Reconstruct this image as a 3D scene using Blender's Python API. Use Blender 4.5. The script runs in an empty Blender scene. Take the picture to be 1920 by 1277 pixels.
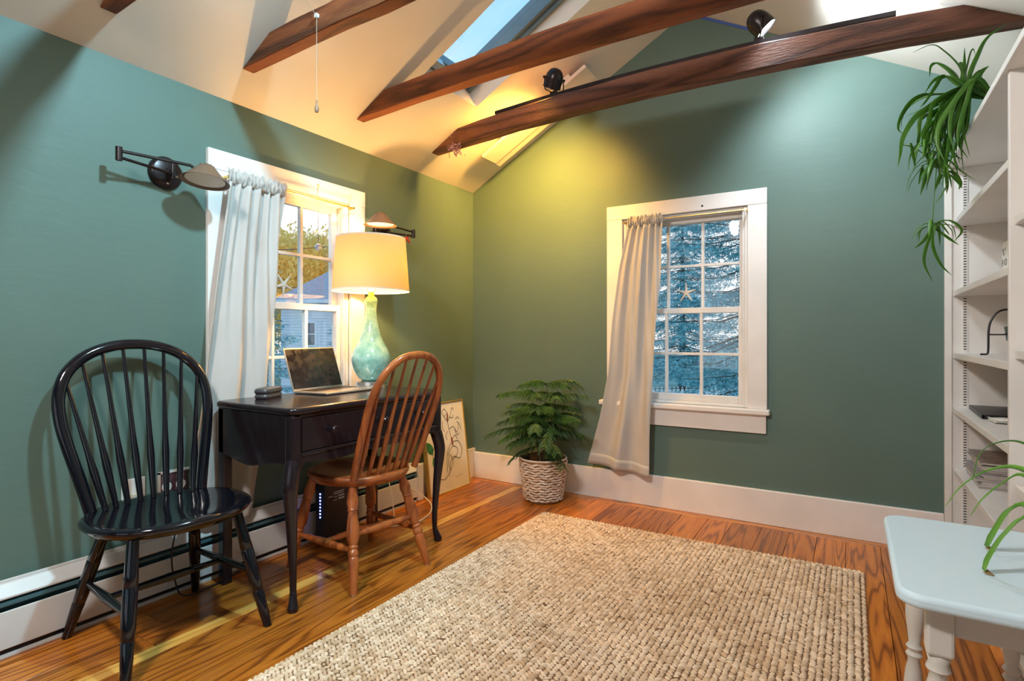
import bpy, math, random
import numpy as np
from mathutils import Vector, Matrix
rnd = random.Random(7)
PI = math.pi
sc = bpy.context.scene
col = sc.collection

# ------------------------------------------------------------------ camera
cam_d = bpy.data.cameras.new('camera'); cam = bpy.data.objects.new('camera', cam_d); col.objects.link(cam)
cam.location = (2.398, -3.358, 1.042)
cam.rotation_euler = (PI / 2, 0, math.radians(31.512))
cam_d.sensor_width = 36; cam_d.lens = 1039 / 1920 * 36
cam_d.shift_y = -8.5 / 1920
cam_d.clip_start = .02; cam_d.clip_end = 300
sc.camera = cam
# ------------------------------------------------------------------ view and sky
sc.view_settings.view_transform = 'Standard'; sc.view_settings.look = 'None'
sc.view_settings.gamma = 1; sc.view_settings.use_curve_mapping = False
sc.view_settings.exposure = 1.45
sc.cycles.use_denoising = True
sc.cycles.max_bounces = 10; sc.cycles.diffuse_bounces = 6; sc.cycles.transparent_max_bounces = 16
sc.cycles.sample_clamp_indirect = 6
W = bpy.data.worlds.new('evening_sky'); sc.world = W; W.use_nodes = True
wn = W.node_tree; wn.nodes.clear()
w_out = wn.nodes.new('ShaderNodeOutputWorld'); w_bg = wn.nodes.new('ShaderNodeBackground')
w_tc = wn.nodes.new('ShaderNodeTexCoord'); w_sx = wn.nodes.new('ShaderNodeSeparateXYZ'); w_cr = wn.nodes.new('ShaderNodeValToRGB')
wn.links.new(w_tc.outputs['Generated'], w_sx.inputs[0]); wn.links.new(w_sx.outputs['Z'], w_cr.inputs[0])
wn.links.new(w_cr.outputs[0], w_bg.inputs[0]); wn.links.new(w_bg.outputs[0], w_out.inputs[0])
e = w_cr.color_ramp.elements
e[0].position = 0.0; e[0].color = (1, .96, .92, 1)
e[1].position = .85; e[1].color = (.16, .44, .72, 1)
m_ = w_cr.color_ramp.elements.new(.24); m_.color = (.92, .95, 1, 1)
m_ = w_cr.color_ramp.elements.new(.48); m_.color = (.36, .64, .88, 1)
w_bg.inputs[1].default_value = .52

# light levels (each lamp is built with its fixture further down)
P_DESK = 10; P_TRACK_WARM = 108; P_TRACK_COOL = 26; P_ROOM = 74; P_FILL = 100
C_WARM = (1, .58, .20); C_AMBER = (1, .50, .09); C_COOL = (.80, .93, 1); C_ROOM = (.50, .85, 1); C_FILL = (1, .95, .89)

# ------------------------------------------------------------------ helpers: materials
def nmat(name):
    m = bpy.data.materials.new(name); m.use_nodes = True
    nt = m.node_tree; b = nt.nodes['Principled BSDF']
    return m, nt, b
def N(nt, t, **k):
    n = nt.nodes.new(t)
    for a, v in k.items(): setattr(n, a, v)
    return n
def coords(nt, scale=(1, 1, 1), rand=False, kind='Object'):
    tc = N(nt, 'ShaderNodeTexCoord'); mp = N(nt, 'ShaderNodeMapping')
    mp.inputs['Scale'].default_value = scale
    nt.links.new(tc.outputs[kind], mp.inputs[0])
    if rand:
        oi = N(nt, 'ShaderNodeObjectInfo'); mu = N(nt, 'ShaderNodeMath', operation='MULTIPLY'); mu.inputs[1].default_value = 37
        nt.links.new(oi.outputs['Random'], mu.inputs[0]); nt.links.new(mu.outputs[0], mp.inputs['Location'])
    return mp.outputs[0]
def ramp(nt, fac, cols):
    r = N(nt, 'ShaderNodeValToRGB'); el = r.color_ramp.elements
    el[0].position, el[0].color = cols[0][0], (*cols[0][1], 1)
    el[1].position, el[1].color = cols[-1][0], (*cols[-1][1], 1)
    for p, c in cols[1:-1]:
        x = el.new(p); x.color = (*c, 1)
    nt.links.new(fac, r.inputs[0]); return r.outputs[0]
def noise(nt, vec, scale, detail=3, rough=.5, dist=0):
    n = N(nt, 'ShaderNodeTexNoise'); n.inputs['Scale'].default_value = scale; n.inputs['Detail'].default_value = detail
    n.inputs['Roughness'].default_value = rough; n.inputs['Distortion'].default_value = dist
    if vec is not None: nt.links.new(vec, n.inputs['Vector'])
    return n.outputs['Fac']
def bump(nt, b, h, strength, dist=.01):
    bp = N(nt, 'ShaderNodeBump'); bp.inputs['Strength'].default_value = strength; bp.inputs['Distance'].default_value = dist
    nt.links.new(h, bp.inputs['Height']); nt.links.new(bp.outputs[0], b.inputs['Normal'])
def mixc(nt, fac, a, b_, mode='MIX'):
    m = N(nt, 'ShaderNodeMix', data_type='RGBA', blend_type=mode)
    for s, v in ((m.inputs[0], fac), (m.inputs[6], a), (m.inputs[7], b_)):
        if isinstance(v, bpy.types.NodeSocket): nt.links.new(v, s)
        elif isinstance(v, (int, float)): s.default_value = v
        else: s.default_value = (*v, 1)
    return m.outputs[2]
def plain(name, c, rough=.5, metal=0, var=.12, scale=8, bmp=0, bscale=40, coat=0, spec=.5, trans=None):
    m, nt, b = nmat(name)
    vec = coords(nt)
    lo = tuple(max(0, x * (1 - var)) for x in c); hi = tuple(min(1, x * (1 + var)) for x in c)
    nt.links.new(ramp(nt, noise(nt, vec, scale), [(.3, lo), (.7, hi)]), b.inputs['Base Color'])
    b.inputs['Roughness'].default_value = rough; b.inputs['Metallic'].default_value = metal
    b.inputs['Specular IOR Level'].default_value = spec
    if coat: b.inputs['Coat Weight'].default_value = coat; b.inputs['Coat Roughness'].default_value = .12
    if bmp: bump(nt, b, noise(nt, vec, bscale, 4), bmp)
    return m
def worn(name, c, under, rough=.3, amount=.66, scale=14, coat=0):
    m, nt, b = nmat(name); vec = coords(nt)
    f = noise(nt, vec, scale, 8, .75)
    nt.links.new(ramp(nt, f, [(amount, c), (amount + .03, under)]), b.inputs['Base Color'])
    b.inputs['Roughness'].default_value = rough
    if coat: b.inputs['Coat Weight'].default_value = coat; b.inputs['Coat Roughness'].default_value = .1
    bump(nt, b, noise(nt, vec, 60, 3), .05)
    return m
def emit(name, c, s):
    m, nt, b = nmat(name)
    b.inputs['Base Color'].default_value = (*c, 1); b.inputs['Emission Color'].default_value = (*c, 1); b.inputs['Emission Strength'].default_value = s
    return m
def wood(name, dark, mid, light, scale=(10, 1, 10), bands=7, rough=.3, coat=0, rand=True, bmp=.15, streak=60, spec=.5, tone=.22):
    """grain as contour lines of a stretched noise, long axis = the axis with the small scale"""
    m, nt, b = nmat(name)
    vec = coords(nt, scale, rand)
    n1 = noise(nt, vec, .9, 1.5, .4, .25)
    mu = N(nt, 'ShaderNodeMath', operation='MULTIPLY'); mu.inputs[1].default_value = bands * 2 * PI; nt.links.new(n1, mu.inputs[0])
    si = N(nt, 'ShaderNodeMath', operation='SINE'); nt.links.new(mu.outputs[0], si.inputs[0])
    ma = N(nt, 'ShaderNodeMapRange'); ma.inputs[1].default_value = -1; nt.links.new(si.outputs[0], ma.inputs[0])
    c1 = ramp(nt, ma.outputs[0], [(.0, dark), (.22, mid), (1, light)])
    st = noise(nt, coords(nt, tuple(s * 3 for s in scale), rand), streak / 10, 4, .6)
    c2 = mixc(nt, .35, c1, ramp(nt, st, [(.3, dark), (.75, light)]))
    oi = N(nt, 'ShaderNodeObjectInfo')
    hv = N(nt, 'ShaderNodeHueSaturation')
    mr = N(nt, 'ShaderNodeMapRange'); mr.inputs[3].default_value = 1 - tone; mr.inputs[4].default_value = 1 + tone
    nt.links.new(oi.outputs['Random'], mr.inputs[0]); nt.links.new(mr.outputs[0], hv.inputs['Value']); nt.links.new(c2, hv.inputs['Color'])
    nt.links.new(hv.outputs[0], b.inputs['Base Color'])
    b.inputs['Roughness'].default_value = rough; b.inputs['Specular IOR Level'].default_value = spec
    if coat: b.inputs['Coat Weight'].default_value = coat; b.inputs['Coat Roughness'].default_value = .12
    bump(nt, b, st, bmp, .004)
    return m
def island(name, cols, rough=.8, var_scale=3, sheen=0):
    m, nt, b = nmat(name)
    g = N(nt, 'ShaderNodeNewGeometry')
    c = ramp(nt, g.outputs['Random Per Island'], cols)
    nz = noise(nt, coords(nt), var_scale, 4)
    c = mixc(nt, .35, c, ramp(nt, nz, [(.3, cols[0][1]), (.7, cols[-1][1])]))
    nt.links.new(c, b.inputs['Base Color']); b.inputs['Roughness'].default_value = rough
    bump(nt, b, noise(nt, coords(nt, (1, 1, 1)), 320, 2), .35, .003)
    return m
def leafmat(name, lo, hi, rough=.4, trans=.25, tip=None):
    m, nt, b = nmat(name)
    c = ramp(nt, noise(nt, coords(nt), 9, 3), [(.3, lo), (.7, hi)])
    nt.links.new(c, b.inputs['Base Color']); b.inputs['Roughness'].default_value = rough
    tr = N(nt, 'ShaderNodeBsdfTranslucent'); nt.links.new(c, tr.inputs[0])
    mx = N(nt, 'ShaderNodeMixShader'); mx.inputs[0].default_value = trans
    nt.links.new(b.outputs[0], mx.inputs[1]); nt.links.new(tr.outputs[0], mx.inputs[2])
    nt.links.new(mx.outputs[0], nt.nodes['Material Output'].inputs[0])
    return m
def glassmat(name, tint=(.97, .99, 1), refl=.06):
    m, nt, b = nmat(name)
    tr = N(nt, 'ShaderNodeBsdfTransparent'); tr.inputs[0].default_value = (*tint, 1)
    gl = N(nt, 'ShaderNodeBsdfGlossy'); gl.inputs['Roughness'].default_value = .03
    mx = N(nt, 'ShaderNodeMixShader'); mx.inputs[0].default_value = refl
    nt.links.new(tr.outputs[0], mx.inputs[1]); nt.links.new(gl.outputs[0], mx.inputs[2])
    nt.links.new(mx.outputs[0], nt.nodes['Material Output'].inputs[0])
    return m
def cloth(name, c, trans=.35):
    m, nt, b = nmat(name)
    vec = coords(nt)
    cc = ramp(nt, noise(nt, vec, 5, 4), [(.3, tuple(x * .93 for x in c)), (.7, c)])
    nt.links.new(cc, b.inputs['Base Color']); b.inputs['Roughness'].default_value = .8
    wv = N(nt, 'ShaderNodeTexWave'); wv.inputs['Scale'].default_value = 180; nt.links.new(vec, wv.inputs[0])
    bump(nt, b, wv.outputs['Fac'], .06, .002)
    tr = N(nt, 'ShaderNodeBsdfTranslucent'); nt.links.new(cc, tr.inputs[0])
    mx = N(nt, 'ShaderNodeMixShader'); mx.inputs[0].default_value = trans
    nt.links.new(b.outputs[0], mx.inputs[1]); nt.links.new(tr.outputs[0], mx.inputs[2])
    nt.links.new(mx.outputs[0], nt.nodes['Material Output'].inputs[0])
    return m

# ------------------------------------------------------------------ helpers: meshes
class MB:
    def __init__(s): s.v = []; s.f = []
    def add(s, vs, fs):
        o = len(s.v); s.v += [tuple(p) for p in vs]; s.f += [tuple(i + o for i in f) for f in fs]; return s
    def box(s, x0, x1, y0, y1, z0, z1, M=None):
        vs = [Vector((x, y, z)) for x in (x0, x1) for y in (y0, y1) for z in (z0, z1)]
        if M is not None: vs = [M @ p for p in vs]
        return s.add(vs, [(0, 1, 3, 2), (4, 6, 7, 5), (0, 4, 5, 1), (2, 3, 7, 6), (0, 2, 6, 4), (1, 5, 7, 3)])
    def hexa(s, p8): return s.add(p8, [(0, 1, 3, 2), (4, 6, 7, 5), (0, 4, 5, 1), (2, 3, 7, 6), (0, 2, 6, 4), (1, 5, 7, 3)])
    def tube(s, pts, r, n=10, cap=True, flat=1.0, up=None):
        pts = [Vector(p) for p in pts]; k = len(pts)
        rs = r if isinstance(r, (list, tuple)) else [r] * k
        vs = []; prev = None
        for i, p in enumerate(pts):
            t = (pts[min(i + 1, k - 1)] - pts[max(i - 1, 0)]).normalized()
            if prev is None:
                a = Vector(up) if up else (Vector((0, 0, 1)) if abs(t.z) < .9 else Vector((1, 0, 0)))
            else: a = prev
            u = (a - t * a.dot(t)).normalized(); w = t.cross(u); prev = u
            for j in range(n):
                an = 2 * PI * j / n
                vs.append(p + u * math.cos(an) * rs[i] + w * math.sin(an) * rs[i] * flat)
        fs = [(i * n + j, i * n + (j + 1) % n, (i + 1) * n + (j + 1) % n, (i + 1) * n + j) for i in range(k - 1) for j in range(n)]
        if cap: fs += [tuple(range(n - 1, -1, -1)), tuple((k - 1) * n + j for j in range(n))]
        return s.add(vs, fs)
    def lathe(s, prof, n=24, M=None, cap=True):
        vs = []
        for r, z in prof:
            for j in range(n):
                p = Vector((r * math.cos(2 * PI * j / n), r * math.sin(2 * PI * j / n), z)); vs.append(M @ p if M is not None else p)
        k = len(prof)
        fs = [(i * n + j, i * n + (j + 1) % n, (i + 1) * n + (j + 1) % n, (i + 1) * n + j) for i in range(k - 1) for j in range(n)]
        if cap: fs += [tuple(range(n - 1, -1, -1)), tuple((k - 1) * n + j for j in range(n))]
        return s.add(vs, fs)
    def turned(s, a, b, prof, n=14):
        """lathe along a->b, prof = (t 0..1, r)"""
        a, b = Vector(a), Vector(b); L = (b - a).length
        M = Matrix.Translation(a) @ (b - a).to_track_quat('Z', 'Y').to_matrix().to_4x4()
        return s.lathe([(r, t * L) for t, r in prof], n, M)
    def prism(s, poly, lo, hi, axis='z'):
        n = len(poly)
        mk = {'z': lambda p, h: (p[0], p[1], h), 'y': lambda p, h: (p[0], h, p[1]), 'x': lambda p, h: (h, p[0], p[1])}[axis]
        return s.add([mk(p, lo) for p in poly] + [mk(p, hi) for p in poly],
                     [tuple(range(n - 1, -1, -1)), tuple(range(n, 2 * n))] + [(i, (i + 1) % n, n + (i + 1) % n, n + i) for i in range(n)])
    def grid(s, fn, nu, nv):
        s.add([fn(i / nu, j / nv) for i in range(nu + 1) for j in range(nv + 1)],
              [(i * (nv + 1) + j, (i + 1) * (nv + 1) + j, (i + 1) * (nv + 1) + j + 1, i * (nv + 1) + j + 1) for i in range(nu) for j in range(nv)]); return s
    def ribbon(s, pts, ws, side, fold=.0):
        """leaf blade: centre line, half widths, side vector, V fold"""
        pts = [Vector(p) for p in pts]; k = len(pts); vs = []
        for i, p in enumerate(pts):
            t = (pts[min(i + 1, k - 1)] - pts[max(i - 1, 0)]).normalized()
            sd = Vector(side); sd = (sd - t * sd.dot(t))
            sd = sd.normalized() if sd.length > 1e-4 else Vector((1, 0, 0))
            up = t.cross(sd)
            vs += [p + sd * ws[i] + up * ws[i] * fold, p, p - sd * ws[i] + up * ws[i] * fold]
        fs = []
        for i in range(k - 1):
            a, b = i * 3, (i + 1) * 3
            fs += [(a, a + 1, b + 1, b), (a + 1, a + 2, b + 2, b + 1)]
        return s.add(vs, fs)
    def mesh(s, name, mat, smooth=35):
        me = bpy.data.meshes.new(name); me.from_pydata(s.v, [], s.f); 
        if mat: me.materials.append(mat)
        if smooth:
            me.shade_smooth(); me.set_sharp_from_angle(angle=math.radians(smooth))
        me.update(); return me
    def build(s, name, mat, parent=None, smooth=35, bevel=0, seg=2, solid=0, subd=0):
        o = link(name, s.mesh(name, mat, smooth), parent)
        if solid:
            md = o.modifiers.new('solid', 'SOLIDIFY'); md.thickness = solid; md.offset = 0
        if subd:
            md = o.modifiers.new('sub', 'SUBSURF'); md.levels = subd; md.render_levels = subd
        if bevel:
            md = o.modifiers.new('bevel', 'BEVEL'); md.width = bevel; md.segments = seg; md.limit_method = 'ANGLE'; md.angle_limit = math.radians(40)
            md.harden_normals = False
        return o
def link(name, data, parent=None):
    o = bpy.data.objects.new(name, data); col.objects.link(o)
    if parent is not None:
        o.parent = parent
        if parent.get('_w'): o.matrix_parent_inverse = Matrix.Translation(-parent.location)
    return o
def tag(o, label, cat, group=None, kind=None):
    o['label'] = label; o['category'] = cat
    if group: o['group'] = group
    if kind: o['kind'] = kind
    return o
WORLD = []
def thing(name, label, cat, loc=(0, 0, 0), rotz=0, group=None, world=False, kind=None):
    o = bpy.data.objects.new(name, None); col.objects.link(o); o.empty_display_size = .05
    o.location = loc; o.rotation_euler = (0, 0, rotz)
    if world: o['_w'] = 1; WORLD.append(o)
    return tag(o, label, cat, group, kind)
def copy_part(src, parent, name=None):
    c = src.copy(); c.name = name or src.name.split('.')[0]; col.objects.link(c); c.parent = parent; return c
def trisoup(name, tris, mat, parent=None):
    """tris: (n,3,3) array"""
    t = np.asarray(tris, dtype=np.float32); n = len(t)
    me = bpy.data.meshes.new(name)
    me.vertices.add(n * 3); me.vertices.foreach_set('co', t.reshape(-1))
    me.loops.add(n * 3); me.loops.foreach_set('vertex_index', np.arange(n * 3, dtype=np.int32))
    me.polygons.add(n); me.polygons.foreach_set('loop_start', np.arange(0, n * 3, 3, dtype=np.int32))
    me.materials.append(mat); me.update(calc_edges=True); me.validate()
    return link(name, me, parent)
def smooth_pts(pts, n=8):
    """Catmull-Rom"""
    P = [Vector(p) for p in pts]; P = [P[0] * 2 - P[1]] + P + [P[-1] * 2 - P[-2]]; out = []
    for i in range(1, len(P) - 2):
        a, b, c, d = P[i - 1:i + 3]
        for k in range(n):
            t = k / n
            out.append(.5 * ((2 * b) + (c - a) * t + (2 * a - 5 * b + 4 * c - d) * t * t + (3 * b - a - 3 * c + d) * t ** 3))
    out.append(P[-2]); return out
def interp(tab, x):
    for (a, va), (b, vb) in zip(tab, tab[1:]):
        if x <= b: return va + (vb - va) * (0 if b == a else max(0, (x - a)) / (b - a))
    return tab[-1][1]

# ------------------------------------------------------------------ materials
def wallpaint():
    m, nt, b = nmat('sage_green_paint')
    vec = coords(nt)
    c = ramp(nt, noise(nt, vec, 1.6, 4, .6), [(.3, (.104, .166, .143)), (.7, (.118, .188, .163))])
    nt.links.new(c, b.inputs['Base Color'])
    b.inputs['Roughness'].default_value = .5; b.inputs['Specular IOR Level'].default_value = .34
    h = noise(nt, coords(nt, (3, 3, 9)), 2.2, 5, .6)
    bump(nt, b, h, .16, .008)
    return m
M_WALL = wallpaint()
M_CEIL = plain('cream_ceiling_plaster', (.74, .69, .62), .65, var=.03, scale=3, bmp=.08, bscale=12)
M_WHITE = plain('white_trim_paint', (.82, .80, .79), .38, var=.05, scale=5, bmp=.05, bscale=30)
M_SHELF = plain('white_shelf_paint', (.74, .72, .70), .42, var=.05, scale=5, bmp=.04)
M_SASH = plain('white_sash_paint', (.76, .75, .74), .4, var=.05, scale=9)
M_BEAM = wood('old_beam_wood', (.075, .022, .010), (.24, .065, .022), (.36, .11, .035), (1.2, 11, 11), 5, .65, bmp=.6, streak=50, tone=.1)
M_BEAM2 = wood('dark_beam_wood', (.045, .017, .011), (.13, .044, .025), (.25, .10, .06), (1.2, 11, 11), 5, .7, bmp=.8, streak=55, tone=.05)
M_FLOOR = wood('heart_pine_floor', (.15, .034, .004), (.48, .140, .013), (.64, .220, .026), (13, .85, 13), 11, .3, coat=.15, bmp=.1, streak=45, spec=.35, tone=.28)
M_FLOOR_L = wood('light_pine_strip', (.55, .24, .035), (.74, .37, .07), (.85, .47, .11), (14, .9, 14), 5, .26, coat=.35, bmp=.08, tone=.06)
M_FLOOR_X = wood('heart_pine_border', (.24, .06, .006), (.58, .18, .018), (.72, .27, .034), (.85, 9, 9), 7, .26, coat=.35, bmp=.1, tone=.05)
M_SUB = plain('dark_floor_gap', (.05, .02, .01), .9)
M_JUTE = island('woven_jute', [(0, (.50, .33, .19)), (.45, (.72, .54, .36)), (1, (.92, .77, .60))], .85, 2.2)
M_JUTE_B = plain('jute_backing', (.16, .09, .045), .95, bmp=.4)
M_BLACK = worn('black_gloss_paint', (.004, .0045, .008), (.10, .06, .045), .10, .75, 22, coat=.35)
M_DESK = worn('dark_brown_lacquer', (.012, .007, .010), (.14, .085, .06), .22, .72, 16, coat=.2)
for m_b in (M_BLACK, M_DESK): m_b.node_tree.nodes['Principled BSDF'].inputs['Specular IOR Level'].default_value = .4
M_BROWN = wood('cherry_stained_wood', (.17, .036, .009), (.36, .09, .019), (.46, .13, .03), (14, 14, 1.6), 4, .3, coat=.3, rand=False, bmp=.05, tone=.02)
M_BROWNS = wood('cherry_seat_wood', (.16, .034, .009), (.34, .083, .018), (.43, .12, .028), (1.6, 14, 14), 4, .3, coat=.3, rand=False, bmp=.05, tone=.02)
M_CURT = cloth('off_white_curtain', (.70, .68, .66), .3)
M_BRASS = plain('brass', (.78, .55, .18), .28, 1, var=.05)
M_GOLD = plain('gold_frame', (.72, .53, .20), .35, .8, var=.1)
M_STEEL = plain('brushed_steel', (.62, .60, .58), .28, 1, var=.06)
M_BRONZE = plain('dark_bronze', (.035, .028, .03), .3, .7, var=.2, scale=20)
M_COPPER = worn('aged_bronze_shade', (.17, .105, .07), (.05, .03, .022), .42, .6, 22)
M_DIFF = plain('frosted_glass', (.80, .80, .78), .5, var=.03)
M_GLASS = glassmat('window_glass')
M_CGLASS = glassmat('clear_glass', (.66, .74, .74), .35)
M_PLASTIC = plain('black_plastic', (.022, .019, .024), .38, var=.2, scale=60)
M_GREY = plain('dark_grey_case', (.05, .048, .055), .35, var=.15)
M_WPLAST = plain('white_plastic', (.78, .78, .76), .4, var=.03)
M_PAPER = plain('print_paper', (.82, .80, .74), .8, var=.03)
M_INK = plain('black_ink', (.025, .025, .03), .8)
M_GREENINK = plain('green_ink', (.03, .22, .09), .8, var=.35, scale=30)
M_REDINK = plain('red_brown_ink', (.28, .09, .06), .8, var=.3, scale=30)
M_SOIL = plain('potting_soil', (.035, .022, .015), .95, bmp=.8, bscale=60, var=.5, scale=60)
M_BASKET = island('whitewashed_willow', [(0, (.42, .27, .16)), (.3, (.66, .53, .42)), (1, (.84, .77, .72))], .75, 9)
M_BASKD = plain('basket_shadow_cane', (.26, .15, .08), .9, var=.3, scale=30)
M_PINE = leafmat('norfolk_pine_green', (.012, .062, .014), (.05, .15, .028), .5, .15)
M_STEM = plain('plant_stem', (.10, .065, .03), .8, var=.3, scale=30)
M_SPIDER = leafmat('spider_plant_green', (.055, .20, .020), (.14, .36, .045), .35, .3)
M_SPIDERL = leafmat('bright_leaf_green', (.16, .42, .05), (.26, .55, .09), .4, .3)
M_DRY = plain('dry_leaf_tip', (.32, .20, .08), .8)
M_AQUA = None
M_TABLE = worn('pale_blue_white_paint', (.60, .77, .87), (.45, .54, .58), .42, .70, 7)
M_TLEG = worn('chipped_white_paint', (.62, .60, .56), (.12, .09, .07), .5, .71, 26)
M_MAG = island('magazine_pages', [(0, (.22, .18, .16)), (.4, (.50, .44, .40)), (1, (.74, .69, .64))], .6, 30)
M_LILAC = plain('dried_lilac', (.34, .20, .36), .9, var=.4, scale=60)
M_TWINE = plain('twine', (.42, .34, .25), .9)
M_STAR = plain('starfish', (.72, .66, .58), .9, bmp=.5, bscale=120)
M_SIGN = plain('sign_board', (.74, .70, .64), .7)
M_IRON = plain('black_iron', (.018, .014, .02), .4, .4)
M_RED = plain('coral_red', (.50, .06, .03), .5)
M_PERF = plain('slot_shadow', (.02, .02, .02), .9)
M_PURPLE = plain('dark_ornate_plate', (.10, .05, .07), .4, var=.6, scale=60)
M_TAPE = plain('blue_masking_tape', (.06, .12, .42), .7)
M_HEAT = plain('heater_enamel', (.66, .66, .66), .35, var=.06, scale=6)
M_HEATD = plain('heater_louvre_and_gap_shade', (.05, .11, .13), .3, var=.1)

# ------------------------------------------------------------------ room shell
RW, YF = 3.12, -5.2                 # room width, wall behind the camera
EH, SL = 2.103, .5565               # eave height, ceiling slope
AX = RW / 2; AZ = EH + SL * AX      # apex
WT = .12                            # wall thickness
def wall_y(name, y0, y1, holes, label, x0=-WT, x1=RW + WT, gable=True):
    """wall in the xz plane with rectangular holes (x0,x1,z0,z1)"""
    mb = MB(); xs = sorted({x0, x1, AX, *[h[0] for h in holes], *[h[1] for h in holes]})
    zt = lambda x: (EH + SL * (AX - abs(x - AX))) if gable else EH
    for a, b in zip(xs, xs[1:]):
        h = [q for q in holes if q[0] <= a + 1e-6 and q[1] >= b - 1e-6]
        segs = [(0, None)] if not h else [(0, h[0][2]), (h[0][3], None)]
        for lo, hi in segs:
            mb.hexa([(x, y, z) for x in (a, b) for y in (y0, y1) for z in (lo, zt(x) if hi is None else hi)])
    o = mb.build(name, M_WALL, smooth=0); tag(o, label, 'wall', kind='structure'); return o
def wall_x(name, x0, x1, holes, label):
    mb = MB(); ys = sorted({YF, 0, *[h[0] for h in holes], *[h[1] for h in holes]})
    for a, b in zip(ys, ys[1:]):
        h = [q for q in holes if q[0] <= a + 1e-6 and q[1] >= b - 1e-6]
        for lo, hi in ([(0, EH)] if not h else [(0, h[0][2]), (h[0][3], EH)]):
            mb.box(x0, x1, a, b, lo, hi)
    o = mb.build(name, M_WALL, smooth=0); tag(o, label, 'wall', kind='structure'); return o
W1 = (-1.90, -1.195, .635, 1.775)     # left window opening (y0,y1,z0,z1)
W2 = (1.165, 1.90, .635, 1.775)       # far window opening (x0,x1,z0,z1)
wall_x('wall_left', -WT, 0, [W1], 'sage green painted side wall with the desk against it')
wall_y('wall_back', 0, WT, [W2], 'sage green gable end wall behind the potted plant')
wall_x('wall_right', RW, RW + WT, [], 'sage green side wall behind the white bookcase')
wall_y('wall_front', YF - WT, YF, [(.35, 1.45, .5, 2.0), (1.67, 2.77, .5, 2.0)], 'sage green gable wall behind the viewer with two tall windows added for sky light')
# sloped ceilings, the left one with the skylight opening
SK = (.515, 1.36, -1.16, -.687)       # x0,x1,y0,y1 measured on the slope
SD = .20
def slope_pt(x, y, up=0): 
    n = Vector((-SL, 0, 1)).normalized()
    return Vector((x, y, EH + SL * x)) + n * up
def cslab(mb, x0, x1, y0, y1):
    mb.hexa([slope_pt(x, y, u) for x in (x0, x1) for y in (y0, y1) for u in (0, SD)])
mb = MB()
cslab(mb, -.12, SK[0], YF, 0); cslab(mb, SK[0], SK[1], YF, SK[2]); cslab(mb, SK[0], SK[1], SK[3], 0); cslab(mb, SK[1], AX, YF, 0)
tag(mb.build('ceiling', M_CEIL, smooth=0), 'cream sloped ceiling with the skylight opening', 'ceiling', kind='structure')
mb = MB(); mb.hexa([(x, y, EH + SL * (RW - x) + u) for x in (AX, RW + .12) for y in (YF, 0) for u in (0, .2)])
tag(mb.build('ceiling', M_CEIL, smooth=0), 'white sloped ceiling above the bookcase', 'ceiling', kind='structure')
# skylight
t = thing('skylight', 'tilted skylight with a grey metal frame in the sloped ceiling', 'skylight', slope_pt(.94, -.92, .1), world=True, kind='structure')
M_SKF = plain('grey_skylight_frame', (.20, .27, .31), .4, .3)
mb = MB()
f = .045
for (a, b, c, d) in ((SK[0], SK[0] + f, SK[2], SK[3]), (SK[1] - f, SK[1], SK[2], SK[3])):
    mb.hexa([slope_pt(x, y, u) for x in (a, b) for y in (c, d) for u in (.15, .235)])
mb.build('frame_end', M_SKF, t, 0, .004)
for (c, d) in ((SK[2], SK[2] + f), (SK[3] - f, SK[3])):
    for k, (o1, o2, u1, u2) in enumerate(((0, 1, .13, .235), (.0, .45, .105, .13))):
        mb = MB(); s0 = c if c == SK[2] else d
        e0, e1 = (c + (d - c) * o1, c + (d - c) * o2) if c == SK[2] else (d - (d - c) * o2, d - (d - c) * o1)
        mb.hexa([slope_pt(x, y, u) for x in (SK[0], SK[1]) for y in (e0, e1) for u in (u1, u2)])
        mb.build('frame_side', M_SKF, t, 0, .004)
mb = MB(); mb.hexa([slope_pt(x, y, u) for x in (SK[0] + f, SK[1] - f) for y in (SK[2] + f, SK[3] - f) for u in (.195, .201)])
mb.build('pane', M_GLASS, t, 0)
mb = MB(); mb.hexa([slope_pt(x, y, u) for x in (SK[0] + .01, SK[0] + .05) for y in (-1.13, -.98) for u in (.10, .15)])
mb.build('latch', M_STEEL, t, 0, .004)
# blue tape left along the gable joint
mb = MB(); mb.hexa([(x, y, EH + SL * (RW - x) - u) for x in (1.565, 1.98) for y in (-.004, -.0005) for u in (.003, .018)])
tag(mb.build('trim_1', M_TAPE, smooth=0), 'thin blue tape strip along the peak of the gable wall', 'tape', kind='structure')

# floor: planks along y
fl = thing('floor', 'orange heart pine plank floor', 'floor', kind='structure')
MB().box(-.0, RW, YF, 0, -.06, -.022).build('subfloor', M_SUB, fl, 0)
edges = [0.0, .13, .265, .402, .458]
while edges[-1] < RW - .16: edges.append(edges[-1] + rnd.choice((.128, .136, .14, .145, .15)))
edges.append(RW)
for i, (a, b) in enumerate(zip(edges, edges[1:])):
    cuts = [YF] + ([] if i == 3 else sorted(rnd.uniform(YF + .3, -.4) for _ in range(rnd.choice((1, 2, 2))))) + [-.075]
    for c, d in zip(cuts, cuts[1:]):
        if d - c < .25: pass
        dz = rnd.uniform(-.0008, .0006)
        L, w = d - c - .0015, b - a - .0018
        mb = MB().box(-w / 2, w / 2, -L / 2, L / 2, -.02, 0)
        o = mb.build('plank', M_FLOOR_L if i == 3 else M_FLOOR, fl, 0, .0012, 1)
        o.location = ((a + b) / 2, (c + d) / 2, dz)
MB().box(0, RW, -.0735, 0, -.02, .0).build('border_plank', M_FLOOR_X, fl, 0, .0012, 1)
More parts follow.
